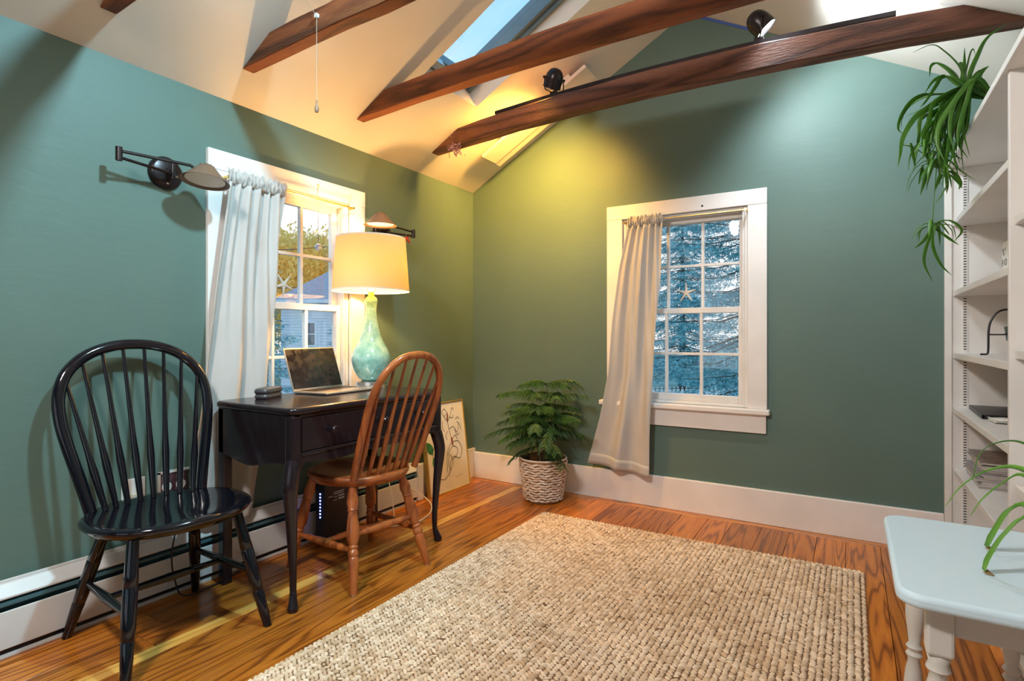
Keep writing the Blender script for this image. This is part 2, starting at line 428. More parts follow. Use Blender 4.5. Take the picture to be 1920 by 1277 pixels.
# baseboards
def bb(name, x0, x1, y0, y1, z1, label):
    o = MB().box(x0, x1, y0, y1, 0, z1).build(name, M_WHITE, None, 0, .004); tag(o, label, 'baseboard', kind='structure')
bb('baseboard_back', .022, 2.775, -.022, -.0005, .19, 'wide white baseboard below the gable window')
bb('baseboard_left', .0005, .022, YF, -.0005, .215, 'white baseboard behind the heater')

# ------------------------------------------------------------------ windows
def window(name, label, flip, O, outer):
    """local frame: u along the wall, n into the room, z up. flip maps (u,n,z) to world"""
    u0, u1, z0, z1 = O
    t = thing(name, label, 'window', flip((u0 + u1) / 2, 0, z0), world=True, kind='structure')
    def B(nm, a, b, c, d, e_, f_, mat=M_SASH, bev=.003, par=t):
        p = [flip(a, c, e_), flip(b, d, f_)]
        lo = [min(p[0][k], p[1][k]) for k in range(3)]; hi = [max(p[0][k], p[1][k]) for k in range(3)]
        return MB().box(lo[0], hi[0], lo[1], hi[1], lo[2], hi[2]).build(nm, mat, par, 0, bev)
    a0, a1 = outer
    # casing boards
    B('casing_side', a0, u0, .0005, .022, z0, z1, M_WHITE); B('casing_side', u1, a1, .0005, .022, z0, z1, M_WHITE)
    B('casing_head', a0, a1, .0005, .024, z1, 1.862, M_WHITE)
    B('window_stool', a0 - .045, a1 + .015, .0005, .05, z0 - .03, z0, M_WHITE, .006)
    B('apron', a0 + .005, a1 - .005, .0005, .02, z0 - .135, z0 - .03, M_WHITE)
    # jamb liners
    B('jamb', u0, u0 + .02, -.115, .0, z0, z1); B('jamb', u1 - .02, u1, -.115, .0, z0, z1)
    B('head_jamb', u0 + .02, u1 - .02, -.115, 0, z1 - .02, z1); B('sill', u0 + .02, u1 - .02, -.115, 0, z0, z0 + .016)
    B('stop', u0 + .02, u0 + .032, -.028, -.004, z0 + .016, z1 - .02); B('stop', u1 - .032, u1 - .02, -.028, -.004, z0 + .016, z1 - .02)
    zm = 1.195
    for nm, n0, n1, zb, zt, rb, rt in (('upper_sash', -.10, -.068, zm - .018, z1 - .02, .036, .034), ('lower_sash', -.062, -.030, z0 + .016, zm + .016, .042, .034)):
        x0, x1 = u0 + .021, u1 - .021
        st = .036
        s = B(nm, x0, x0 + st, n0, n1, zb, zt, M_SASH)
        B('stile', x1 - st, x1, n0, n1, zb, zt, par=s)
        B('rail', x0 + st, x1 - st, n0, n1, zb, zb + rb, par=s); B('rail', x0 + st, x1 - st, n0, n1, zt - rt, zt, par=s)
        g0, g1, h0, h1 = x0 + st, x1 - st, zb + rb, zt - rt
        mw = .016
        for k in (1, 2):
            c = g0 + (g1 - g0) * k / 3; B('muntin', c - mw / 2, c + mw / 2, n0 + .004, n1 - .002, h0, h1, par=s, bev=.002)
        c = (h0 + h1) / 2; B('muntin', g0, g1, n0 + .005, n1 - .003, c - mw / 2, c + mw / 2, par=s, bev=.002)
        for i in range(3):
            for j in range(2):
                pa, pb = g0 + (g1 - g0) * i / 3 + mw / 2, g0 + (g1 - g0) * (i + 1) / 3 - mw / 2
                pc, pd = (h0, c - mw / 2) if j == 0 else (c + mw / 2, h1)
                B('pane', pa, pb, (n0 + n1) / 2 - .0015, (n0 + n1) / 2 + .0015, pc, pd, M_GLASS, 0, par=s)
    return t
fl1 = lambda u, n, z: Vector((n, u, z))
fl2 = lambda u, n, z: Vector((u, -n, z))
window('window_1', 'white sash window beside the desk lamp', fl1, W1, (-2.0, -1.092))
window('window_2', 'white sash window in the gable wall looking onto spruce branches', fl2, W2, (1.063, 2.0))
for k, (a, b) in enumerate(((.35, 1.45), (1.67, 2.77))):  # unseen windows, added so sky light fills the room from behind
    t = thing('window_%d' % (3 + k), 'tall fixed window added behind the viewer to let sky light in, %s' % ('on the desk side' if k == 0 else 'on the bookcase side'), 'window', ((a + b) / 2, YF, .5), world=True, kind='structure')
    for q in ((a, a + .05, .5, 2), (b - .05, b, .5, 2), (a + .05, b - .05, .5, .55), (a + .05, b - .05, 1.95, 2)):
        MB().box(q[0], q[1], YF - .08, YF - .03, q[2], q[3]).build('frame', M_SASH, t, 0, .003)
    MB().box(a + .05, b - .05, YF - .058, YF - .052, .55, 1.95).build('pane', M_GLASS, t, 0)

# ------------------------------------------------------------------ beams
def xs_at(z): return (z - EH) / SL
def beam(y0, w, zb, h, camber, mat, label, z_tilt=0):
    n = 14; mb = MB(); vs = []
    y0 += 0
    zc = lambda s: camber * 4 * s * (1 - s)
    xb0, xt0 = xs_at(zb), xs_at(zb + h)
    rr = random.Random(int(abs(y0) * 1000))
    for i in range(n + 1):
        s = i / n
        xb = xb0 + (RW - 2 * xb0) * s; xt = xt0 + (RW - 2 * xt0) * s
        j = lambda: (rr.uniform(-.0035, .0035) if 0 < i < n else 0)
        vs += [(xb, y0 + j(), zb + zc(s) + j()), (xb, y0 + w + j(), zb + zc(s) + j()), (xt, y0 + w + j(), zb + h + zc(s) + j()), (xt, y0 + j(), zb + h + zc(s) + j())]
    fs = [(0, 1, 2, 3), (n * 4 + 3, n * 4 + 2, n * 4 + 1, n * 4)]
    for i in range(n):
        for k in range(4): fs.append((i * 4 + k, (i + 1) * 4 + k, (i + 1) * 4 + (k + 1) % 4, i * 4 + (k + 1) % 4))
    mb.add(vs, fs)
    o = mb.build('ceiling_beam', mat, None, 20, .004, 2)
    return tag(o, label, 'beam', 'exposed tie beams under the sloped ceiling')
beam(-2.462, .055, 2.19, .105, .03, M_BEAM, 'brown tie beam nearest the viewer, its end showing at the upper left')
beam(-1.932, .055, 2.192, .105, .03, M_BEAM, 'brown tie beam that carries the pull cord pulley')
beam(-1.286, .055, 2.190, .112, .036, M_BEAM, 'brown tie beam crossing in front of the skylight')
beam(-.665, .072, 2.188, .115, .058, M_BEAM2, 'dark weathered tie beam nearest the gable wall, carrying the spotlights')
beam(-3.62, .055, 2.19, .105, .02, M_BEAM, 'brown tie beam overhead just behind the viewer')

# cream panels on the slope next to the gable
t = thing('ceiling_panel', 'cream board panel fixed below the sloped ceiling near the gable wall', 'panel', slope_pt(.65, -.24, -.03), world=True)
for nm, (x0, x1, y0, y1, u0, u1) in (('board', (.30, 1.035, -.352, -.195, -.062, -.040)), ('edge_strip', (.292, 1.0, -.187, -.125, -.055, -.037))):
    MB().hexa([slope_pt(x, y, u) for x in (x0, x1) for y in (y0, y1) for u in (u0, u1)]).build(nm, M_CEIL, t, 0, .002)
for xx in (.45, .9):
    MB().hexa([slope_pt(x, y, u) for x in (xx, xx + .04) for y in (-.33, -.14) for u in (-.040 if True else 0, -.0005)]).build('batten', M_CEIL, t, 0, .002)

# ------------------------------------------------------------------ track and spotlights on the last beam
tr = MB(); 
n = 10
def track_z(x): 
    s = (x - .19) / (RW - .38); return 2.188 + .115 + .058 * 4 * s * (1 - s) + .004
for i in range(n):
    a, b = .62 + (2.55 - .62) * i / n, .62 + (2.55 - .62) * (i + 1) / n
    tr.hexa([(x, y, track_z(x) + u) for x in (a, b) for y in (-.65, -.618) for u in (.0, .018)])
o = tr.build('light_track', M_BRONZE, None, 30); tag(o, 'thin dark lighting track along the top of the weathered beam', 'light track')
def spot(loc, d, label, power, color, glow, angle=150, blend=.8, size=.055, mat=M_BRONZE, sv=1):
    """round-backed spotlight on a yoke; d = beam direction"""
    t = thing('track_spotlight', label, 'spotlight', loc, world=True, group='spotlights clipped on the beams')
    L = Vector(loc); d = Vector(d).normalized(); c = L + Vector((0, 0, .085 * sv))
    Mx = Matrix.Translation(c) @ d.to_track_quat('Z', 'Y').to_matrix().to_4x4()
    prof = [(.004, -.055), (.022, -.051), (.036, -.040), (.046, -.022), (.05, 0), (.05, .04), (.052, .046), (.048, .046), (.045, .034), (.02, .030), (.004, .030)]
    sh = MB().lathe(prof, 28, Mx).build('housing', mat, t)
    bl = MB().lathe([(.043, .0345), (.043, .038), (.03, .041), (.003, .042)], 24, Mx).build('bulb_face', emit('spot_glow', color, glow), t)
    side = Vector((d.y, -d.x, 0)).normalized() if abs(d.z) < .98 else Vector((1, 0, 0))
    for sg in (1, -1):
        pts = [L + Vector((0, 0, .013 * sv)), L + Vector((0, 0, .015 * sv)) + side * .045 * sg, L + Vector((0, 0, .03 * sv)) + side * .058 * sg, c + side * .058 * sg]
        MB().tube(smooth_pts(pts, 5), .0035, 8).build('yoke', mat, t)
        MB().tube([c + side * .049 * sg, c + side * .066 * sg], .007, 10).build('knob', mat, t)
    MB().box(L.x - .02, L.x + .02, L.y - .015, L.y + .015, min(L.z, L.z + .016 * sv), max(L.z, L.z + .016 * sv)).build('adapter', mat, t, 0, .003)
    ld = bpy.data.lights.new('spot_beam', 'SPOT'); ld.energy = power; ld.color = color; ld.spot_size = math.radians(angle); ld.spot_blend = blend; ld.shadow_soft_size = size
    lo = link('spot_beam', ld, t); lo.location = c + d * .06; lo.rotation_euler = d.to_track_quat('-Z', 'Y').to_euler()
    return t
spot((1.0, -.634, track_z(1.0) + .0185), (-.52, .36, -.80), 'dark round-backed spotlight turned to the gable wall, warm glow', P_TRACK_WARM, C_AMBER, 25, 152, 1, .08)
spot((2.04, -.634, track_z(2.04) + .0185), (.64, .20, -.74), 'dark round-backed spotlight with a glaring white bulb on the weathered beam', P_TRACK_COOL, C_COOL, 60, 174, .5, .09)
spot((1.75, -2.2, EH + SL * (RW - 1.75) - .001), (-.66, -.04, -.75), 'spotlight under the ridge above the frame, aimed at the desk wall', P_ROOM, C_ROOM, 20, 86, .7, size=.06, sv=-1)
spot((1.3, -3.594, 2.19 + .105 + .024), (.30, .62, -.9), 'added fill spotlight behind the viewer on the overhead beam', P_FILL, C_FILL, 20, 165, size=.16)  # unseen fill lamp, added to brighten the floor and far wall

# ------------------------------------------------------------------ exterior
CP = Vector((2.398, -3.358, 1.042)); A = math.radians(31.512)
FW = Vector((-math.sin(A), math.cos(A), 0)); RT = Vector((math.cos(A), math.sin(A), 0))
GZ = -1.7
def out(d, r, z): p = CP + FW * d + RT * r; return Vector((p.x, p.y, z))
M_GRASS = plain('evening_lawn', (.20, .36, .33), .95, var=.35, scale=.8, bmp=.6, bscale=5)
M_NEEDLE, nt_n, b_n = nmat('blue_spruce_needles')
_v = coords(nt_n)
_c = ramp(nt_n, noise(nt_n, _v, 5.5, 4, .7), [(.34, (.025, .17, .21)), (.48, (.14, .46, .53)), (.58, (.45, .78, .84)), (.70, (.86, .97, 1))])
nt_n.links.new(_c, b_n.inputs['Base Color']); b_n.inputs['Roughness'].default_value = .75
M_BARK = plain('bark', (.10, .08, .07), .9, var=.4, scale=12, bmp=.8)
M_WILLOW = leafmat('golden_willow_leaves', (.88, .56, .08), (1, .86, .36), .7, .5)
M_SIDING = plain('white_siding', (.66, .74, .84), .7, var=.04)
M_ROOF = plain('slate_blue_roof', (.30, .36, .46), .8, var=.15, scale=6)
M_HWIN = plain('dark_house_window', (.07, .11, .16), .2)
M_FENCE = plain('white_picket_paint', (.72, .78, .82), .7)
o = MB().grid(lambda u, v: (-70 + 140 * u, -30 + 120 * v, GZ + .05 * math.sin(u * 40) * math.cos(v * 31)), 30, 30).build('lawn', M_GRASS)
tag(o, 'bluish green lawn outside the windows', 'lawn', kind='structure')
def needle_tris(rg, n, base, dirs, length, width, out_len):
    """brush of thin triangles around a twig"""
    k = len(base)
    t = rg.random((k, n)); p = base[:, None, :] + dirs[:, None, :] * (t * length[:, None])[..., None]
    off = rg.normal(size=(k, n, 3)); off[..., 2] *= .55
    off /= np.linalg.norm(off, axis=2, keepdims=True)
    nd = off + dirs[:, None, :] * .9; nd /= np.linalg.norm(nd, axis=2, keepdims=True)
    tip = p + nd * out_len * (.7 + .6 * rg.random((k, n, 1)))
    wv = np.cross(nd, rg.normal(size=(k, n, 3))); wv /= np.linalg.norm(wv, axis=2, keepdims=True) + 1e-9
    return np.stack([p - wv * width, p + wv * width, tip], axis=2).reshape(-1, 3, 3)
def spruce_mesh(seed, H, R0, layers, per, twigs, needles):
    rg = np.random.default_rng(seed); B = []; D = []; Lg = []; wood_ = MB()
    for l in range(layers):
        z = .95 + (H - 1.15) * (l + rg.random() * .6) / layers
        for b in range(per):
            az = 2 * PI * (b + rg.random() * .8) / per + l * .7
            L = R0 * (1 - z / H) ** .8 * (.75 + .4 * rg.random()) + .15
            droop = .10 + .38 * rg.random()
            dr = np.array([math.cos(az), math.sin(az), 0])
            pt = lambda s: np.array([0, 0, z]) + dr * L * s + np.array([0, 0, L * (-droop * s * (1.6 - s))])
            wood_.tube([pt(0), pt(.5), pt(1)], [.016, .008, .003], 4, False)
            nt_ = max(6, int(twigs * L / R0))
            for q in range(nt_):
                s = .12 + .88 * (q + rg.random()) / nt_
                sg = 1 if q % 2 else -1
                sd = np.array([-dr[1], dr[0], 0]) * sg
                tl = (.16 + .42 * (1 - s) * min(1, L)) * (.7 + .6 * rg.random())
                d = dr * .75 + sd * (.75 + .3 * rg.random()) + np.array([0, 0, -.15 - .75 * rg.random()])
                if q == nt_ - 1: d = dr + np.array([0, 0, -.1])
                d /= np.linalg.norm(d)
                B.append(pt(s)); D.append(d); Lg.append(tl)
    B, D, Lg = np.array(B), np.array(D), np.array(Lg)
    return needle_tris(rg, needles, B, D, Lg, .0085, .075), wood_
def spruce(loc, rz, scale, label, mesh_pair=None, args=None):
    t = thing('spruce_tree', label, 'tree', loc, rz, 'blue spruces outside the windows'); t.scale = (scale,) * 3
    if mesh_pair is None:
        tr_, wd = spruce_mesh(*args)
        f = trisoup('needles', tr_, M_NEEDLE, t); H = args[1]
        for seg in range(1): wd.tube([(0, 0, -.3), (0, 0, H * .5), (0, 0, H)], [.14, .08, .01], 10)
        w = wd.build('trunk', M_BARK, t, 30)
    else:
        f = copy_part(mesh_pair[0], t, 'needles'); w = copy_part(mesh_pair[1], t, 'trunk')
    f['kind'] = 'stuff'
    return f, w
pr = spruce(out(8.6, 4.1, GZ), .3, 1.0, 'large blue spruce close outside the gable window', args=(3, 8.5, 3.1, 27, 9, 50, 17))
spruce(out(8.6, -4.3, GZ), 1.9, .55, 'blue spruce outside the desk window, left of the white house', pr)
spruce(out(27, 8.3, GZ), 2.7, 1.3, 'blue spruce further back beyond the gable window', pr)
spruce(out(12, -3.55, GZ), 4.2, .42, 'small blue spruce in front of the white house', pr)
# pine twigs over the skylight
tz = thing('pine_bough', 'spruce bough tip reaching over the lower edge of the skylight', 'bough', (.1, -.9, 3.0), world=True)
rg = np.random.default_rng(5); B = []; D = []; Lg = []
for k in range(16):
    B.append((.30 + .03 * rg.random(), -1.10 + .25 * rg.random(), 2.66 + .03 * rg.random())); d = np.array([.75 + .3 * rg.random(), .6 * (rg.random() - .5), .45 + .5 * rg.random()]); D.append(d / np.linalg.norm(d)); Lg.append(.10 + .12 * rg.random())
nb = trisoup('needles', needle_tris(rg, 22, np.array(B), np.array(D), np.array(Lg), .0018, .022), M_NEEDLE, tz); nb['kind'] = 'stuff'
MB().tube([(-.5, -.9, 2.45), (-.1, -.95, 2.6), (.33, -1.0, 2.675)], [.012, .009, .004], 8).build('branch', M_BARK, tz)
# willow
t = thing('willow_tree', 'golden yellow weeping willow behind the white house', 'tree', out(36, -13.6, GZ))
rg = np.random.default_rng(11); T = []
for k in range(1500):
    az = rg.random() * 2 * PI; rr = 5.2 * math.sqrt(rg.random()); top = 5.2 + 4.0 * math.sqrt(max(0, 1 - (rr / 5.3) ** 2)) + rg.normal() * .45
    L = 1.6 + 3.0 * rg.random() + rr * .3; x, y = rr * math.cos(az), rr * math.sin(az)
    m = 22
    s = np.sort(rg.random(m)) * L
    px = x + .1 * rg.normal(size=m); py = y + .1 * rg.normal(size=m); pz = top - s
    p = np.stack([px, py, pz], 1); d = rg.normal(size=(m, 3)) * .16; d[:, 2] = -.26
    w = rg.normal(size=(m, 3)) * .05
    T.append(np.stack([p - w, p + w, p + d], 1))
f = trisoup('foliage', np.concatenate(T), M_WILLOW, t); f['kind'] = 'stuff'
wd = MB().tube([(0, 0, -.2), (.1, 0, 2.5), (.0, .1, 5)], [.45, .35, .2], 10)
for k in range(7):
    a_ = k * .9; wd.tube([(0, .05, 3.6), (1.5 * math.cos(a_), 1.5 * math.sin(a_), 6), (3 * math.cos(a_), 3 * math.sin(a_), 7.6)], [.18, .1, .04], 6)
wd.build('trunk', M_BARK, t)
# house
t = thing('white_house', 'white clapboard house with a slate blue roof seen through the desk window', 'house', out(24, -6.5, GZ), A)
wl = MB(); hx0, hx1, hd, eh = -3.5, 4.5, 6, 4.25
nb_ = 34
for k in range(nb_):   # lapped boards, front face
    z0, z1 = eh * k / nb_, eh * (k + 1) / nb_
    wl.hexa([(x, y, z) for x in (hx0, hx1) for (y, z) in ((-.03, z0), (0, z1), (.06, z0), (.06, z1))])
c_ = wl.build('clapboards', M_SIDING, t, 0); c_['kind'] = 'stuff'
MB().box(hx0, hx1, .06, hd, 0, eh).build('wall', M_SIDING, t, 0)
MB().add([(hx0 - .3, -.4, eh), (hx1 + .3, -.4, eh), (hx1 + .3, hd + .4, eh), (hx0 - .3, hd + .4, eh), (hx0 + 1.6, hd / 2, eh + 1.9), (hx1, hd / 2, eh + 1.9)],
         [(0, 1, 5, 4), (1, 2, 5), (2, 3, 4, 5), (3, 0, 4), (3, 2, 1, 0)]).build('roof', M_ROOF, t, 0)
MB().box(hx0 - .3, hx1 + .3, -.46, -.40, eh - .1, eh + .05).build('gutter', M_SIDING, t, 0)
for wx in (-2.5, -.6, 1.4):
    for wz in (2.35, .6):
        w = MB().box(wx, wx + .48, -.06, .0, wz, wz + .95).build('window', M_HWIN, t, 0)
        fr = MB()
        for q in ((wx - .08, wx, wz - .08, wz + 1.03), (wx + .48, wx + .56, wz - .08, wz + 1.03), (wx, wx + .48, wz - .08, wz), (wx, wx + .48, wz + .95, wz + 1.03), (wx, wx + .48, wz + .45, wz + .49)):
            fr.box(q[0], q[1], -.08, -.0, q[2], q[3])
        fr.build('window_frame', M_SIDING, w, 0)
# picket fence
t = thing('picket_fence', 'white picket fence far behind the spruce', 'fence', out(20, 6.5, GZ), A)
pk = MB()
for k in range(90):
    x = -6.5 + k * .15
    pk.prism([(x - .045, .06), (x + .045, .06), (x + .045, .82), (x, .92), (x - .045, .82)], -.012, .012, 'y')
p_ = pk.build('pickets', M_FENCE, t, 0); p_['kind'] = 'stuff'
for zz in (.2, .65): MB().box(-6.6, 7, .012, .05, zz, zz + .08).build('rail', M_FENCE, t, 0)
# wires
for k, (z1, z2) in enumerate(((5.15, 5.5), (3.35, 3.6))):
    o = MB().tube([out(26, -16, z1), out(26, -10.5, z1 - .06), out(26, -5, z2)], .018, 6).build('power_line', M_IRON)
    tag(o, ('upper' if k == 0 else 'lower') + ' of the thin power lines crossing in front of the willow', 'wire')

# ------------------------------------------------------------------ heater along the left wall
t = thing('baseboard_heater', 'long white baseboard heater with dark louvres along the desk wall', 'heater', (.045, -2.6, 0), world=True)
HY0, HY1 = YF + .3, -.70
MB().box(.024, .032, HY0, HY1, .012, .242).build('back_plate', M_HEAT, t, 0, .002)
MB().prism([(.032, .232), (.040, .232), (.066, .196), (.066, .189), (.032, .189)], HY0, HY1, 'y').build('top_cover', M_HEAT, t, 0, .002)
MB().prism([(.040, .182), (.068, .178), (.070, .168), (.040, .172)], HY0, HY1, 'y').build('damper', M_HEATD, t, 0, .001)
MB().box(.032, .042, HY0, HY1, .02, .188).build('fin_shadow', M_HEATD, t, 0)  # dark strip painted in as the shade inside the heater gaps
MB().box(.064, .072, HY0, HY1, .030, .152).build('front_panel', M_HEAT, t, 0, .003)
MB().box(.024, .080, HY1, HY1 + .05, .004, .232).build('end_cap', M_HEAT, t, 0, .004)
MB().tube([(.052, HY0 + .05, .022), (.052, HY1, .022)], .010, 10).build('pipe', M_IRON, t)
MB().box(.040, .064, HY0, HY1, .0, .012).build('foot', M_HEAT, t, 0)

# ------------------------------------------------------------------ lofted seats, turned parts
def loft(mb, outline, rings, dish=None):
    n = len(outline); vs = []
    for s, z in rings:
        for x, y in outline:
            zz = z + (dish(x * s, y * s) if dish and s <= 1.0 and z > rings[-1][1] + .012 else 0)
            vs.append((x * s, y * s, zz))
    k = len(rings)
    fs = [(i * n + j, i * n + (j + 1) % n, (i + 1) * n + (j + 1) % n, (i + 1) * n + j) for i in range(k - 1) for j in range(n)]
    fs = [tuple(reversed(f)) for f in fs]
    fs += [tuple(range(n)), tuple(reversed([(k - 1) * n + j for j in range(n)]))]
    mb.add(vs, fs); return mb
def superell(a, b, e, n=48, mod=None):
    o = []
    for i in range(n):
        th = 2 * PI * i / n; c, s = math.cos(th), math.sin(th)
        x = a * math.copysign(abs(c) ** (2 / e), c); y = b * math.copysign(abs(s) ** (2 / e), s)
        o.append(mod(x, y) if mod else (x, y))
    return o
def windsor(name, label, loc, rot, mat, seatmat, zt, th, a, b, e, mod, legs, legprof, bow_tab, lean, bow_r, flat, spt, spb, spprof, strprof, medial, extra, dish, base_curve):
    t = thing(name, label, 'chair', loc, rot)
    ol = superell(a, b, e, 56, mod)
    rings = [(.02, zt)] + [(s / 8, zt) for s in range(1, 8)] + [(.965, zt), (.992, zt - .005), (1.0, zt - .013), (.985, zt - .022), (.93, zt - th + .004), (.88, zt - th), (.02, zt - th)]
    st = loft(MB(), ol, rings, dish).build('seat', seatmat, t, 50)
    mids = []
    for (tx, ty, fx, fy) in legs:
        for sg in (1, -1):
            MB().turned((tx, ty * sg, zt - th + .006), (fx, fy * sg, 0.0), legprof, 16).build('leg', mat, t, 50)
    at = lambda L, sg, s: Vector((L[0] + (L[2] - L[0]) * s, (L[1] + (L[3] - L[1]) * s) * sg, (zt - th) * (1 - s)))
    for sg in (1, -1):
        p, q = at(legs[1], sg, strprof['rs']), at(legs[0], sg, strprof['fs'])
        MB().turned(p, q, strprof['p'], 12).build('side_stretcher', mat, t, 50); mids.append(p.lerp(q, strprof['m']))
    MB().turned(mids[0], mids[1], strprof['p'], 12).build('cross_stretcher', mat, t, 50)
    if extra:
        p, q = at(legs[1], 1, extra), at(legs[1], -1, extra); MB().turned(p, q, strprof['p'], 12).build('back_stretcher', mat, t, 50)
    lx = lambda z: lean[0] + (lean[1] - lean[0]) * ((z - zt) / (lean[2] - zt))
    # bow from a half width table
    half = [(w, z) for w, z in bow_tab]
    pts = [(-w, z) for w, z in half] + [(w, z) for w, z in reversed(half[:-1])]
    P = smooth_pts([(lx(z), y, z) for y, z in pts], 5)
    MB().tube(P, bow_r, 12, True, flat, up=(1, 0, 0)).build('bow', mat, t, 60)
    # spindles
    cl = [(p.y, p.z) for p in P]
    for yb, yt in zip(spb, spt):
        zz = max((z for (y, z), (y2, z2) in zip(cl, cl[1:]) if (y - yt) * (y2 - yt) <= 0 and z > zt + .15), default=zt + .5)
        MB().turned((base_curve(yb), yb, zt - .004), (lx(zz), yt, zz), spprof, 10).build('spindle', mat, t, 60)
    return t
zt = .448
windsor('windsor_chair', 'black painted bow-back wooden chair standing against the wall', (.36, -2.330, 0), math.radians(-3), M_BLACK, M_BLACK, zt, .04,
        .245, .255, 2.35, lambda x, y: (x * (1 - .06 * abs(y) / .25) if x > 0 else x * .92, y * (1 if x > -.05 else 1 + (x + .05) * .55)),
        [(.135, .165, .235, .225), (-.12, .14, -.265, .215)],
        [(0, .0165), (.25, .0195), (.33, .021), (.335, .0195), (.345, .021), (.6, .021), (.685, .0195), (.69, .018), (.70, .0195), (.9, .016), (1, .014)],
        [(.182, zt - .005), (.206, .56), (.230, .67), (.244, .76), (.242, .84), (.214, .915), (.154, .972), (.077, 1.003), (0, 1.011)],
        (-.15, -.285, 1.011), .0162, 1.2,
        (-.222, -.168, -.105, -.038, .034, .102, .166, .222), (-.145, -.108, -.068, -.025, .018, .06, .102, .142),
        [(0, .009), (.1, .0105), (.28, .0128), (.42, .0095), (.7, .0072), (1, .006)],
        dict(p=[(0, .009), (.3, .0125), (.5, .0155), (.52, .0145), (.7, .0125), (1, .009)], rs=.52, fs=.52, m=.5), .5, None,
        lambda x, y: -.012 * max(0, 1 - (x / .2) ** 2) * max(0, 1 - (abs(y) / .22) ** 2) + .004 * math.exp(-(y / .05) ** 2) * max(0, x / .2),
        lambda y: -.165 + .06 * (y / .19) ** 2)
zt = .452
turn = [(0, .0135), (.05, .0145), (.16, .021), (.22, .0175), (.235, .0195), (.25, .0165), (.27, .017), (.42, .0225), (.5, .0215), (.555, .0145), (.565, .0175), (.58, .0175), (.592, .0145), (.62, .019), (.64, .0195), (.66, .016), (.675, .0185), (.74, .0185), (1, .0125)]
bc = windsor('windsor_chair', 'reddish brown bow-back wooden chair with turned legs pulled up to the desk', (.50, -1.572, 0), PI - .13, M_BROWN, M_BROWNS, zt, .044,
        .215, .225, 2.3, lambda x, y: (x, y * (1 if x > 0 else 1 + x * .75)),
        [(.14, .155, .225, .222), (-.12, .13, -.225, .198)], [(q, .0095 + (r - .0095) * 1.32) for q, r in turn],
        [(.163, zt - .004), (.172, .55), (.178, .66), (.180, .75), (.171, .83), (.139, .90), (.088, .945), (.045, .960), (0, .965)],
        (-.175, -.385, .965), .0145, 1.1,
        (-.155, -.108, -.055, .0, .055, .108, .155), (-.125, -.085, -.043, 0, .043, .085, .125),
        [(0, .0078), (.12, .0092), (.3, .0118), (.45, .0085), (.7, .0066), (1, .0056)],
        dict(p=[(0, .0085), (.12, .0105), (.2, .013), (.22, .0155), (.245, .0125), (.4, .0155), (.5, .017), (.6, .0155), (.755, .0125), (.78, .0155), (.8, .013), (.88, .0105), (1, .0085)], rs=.60, fs=.62, m=.52), .5, .46,
        lambda x, y: -.012 * max(0, 1 - (x / .19) ** 2) * max(0, 1 - (abs(y) / .2) ** 2) + .005 * math.exp(-(y / .05) ** 2) * max(0, x / .2),
        lambda y: -.178 + .03 * (y / .15) ** 2)
for k, (x, y) in enumerate(((-.225, .198), (-.225, -.198), (.225, .222), (.225, -.222))):
    MB().lathe([(.0125, 0), (.0145, .001), (.0145, .006), (.0125, .0065)], 14, Matrix.Translation((x, y, .0))).build('foot_glide', M_STEEL, bc)

# ------------------------------------------------------------------ desk
t = thing('writing_desk', 'dark brown lacquered desk with cabriole legs under the window', 'desk', (.35, -1.57, 0), world=True)
X0, X1, Y0, Y1, ZT = .112, .622, -2.030, -1.122, .770
def rounded_rect(x0, x1, y0, y1, r, n=5):
    p = []
    for cx, cy, a0 in ((x1 - r, y1 - r, 0), (x0 + r, y1 - r, 90), (x0 + r, y0 + r, 180), (x1 - r, y0 + r, 270)):
        for i in range(n + 1):
            a_ = math.radians(a0 + 90 * i / n); p.append((cx + r * math.cos(a_), cy + r * math.sin(a_)))
    return p
MB().prism(rounded_rect(X0, X1, Y0, Y1, .035), ZT - .028, ZT).build('desktop', M_DESK, t, 35, .012, 4)
bx0, bx1, by0, by1 = .13, .610, -2.018, -1.134
def scallop(a, b, ztop, zlow, zmid, n=24):
    """lower edge: low lobes near the ends, raised middle"""
    P = [(a, ztop), (b, ztop)]
    for i in range(n + 1):
        s = 1 - i / n
        c = zmid + (zlow - zmid) * (.5 + .5 * math.cos(2 * PI * s * 1.0)) if True else 0
        P.append((a + (b - a) * s, c))
    return list(reversed(P))
# side panels with a wavy lower edge
def wave_side(a, b):
    P = [(a, ZT - .028), (b, ZT - .028), (b, .500), (b - .025, .545)]
    for s in (.86, .78, .70, .6, .5, .4, .3, .2, .12, .05): P.append((a + (b - a) * s, .556 - .034 * math.exp(-((s - .42) / .26) ** 2) - .0))
    P.append((a, .556)); return list(reversed(P))
MB().prism(wave_side(bx0, bx1), by0, by0 + .02, 'y').build('side_panel', M_DESK, t, 35, .003)
MB().prism(wave_side(bx0, bx1), by1 - .02, by1, 'y').build('side_panel', M_DESK, t, 35, .003)
MB().box(bx0, bx0 + .015, by0 + .02, by1 - .02, .56, ZT - .028).build('back_panel', M_DESK, t, 0)
MB().box(bx0 + .015, bx1 - .02, by0 + .02, by1 - .02, .565, .575).build('dust_panel', M_DESK, t, 0)
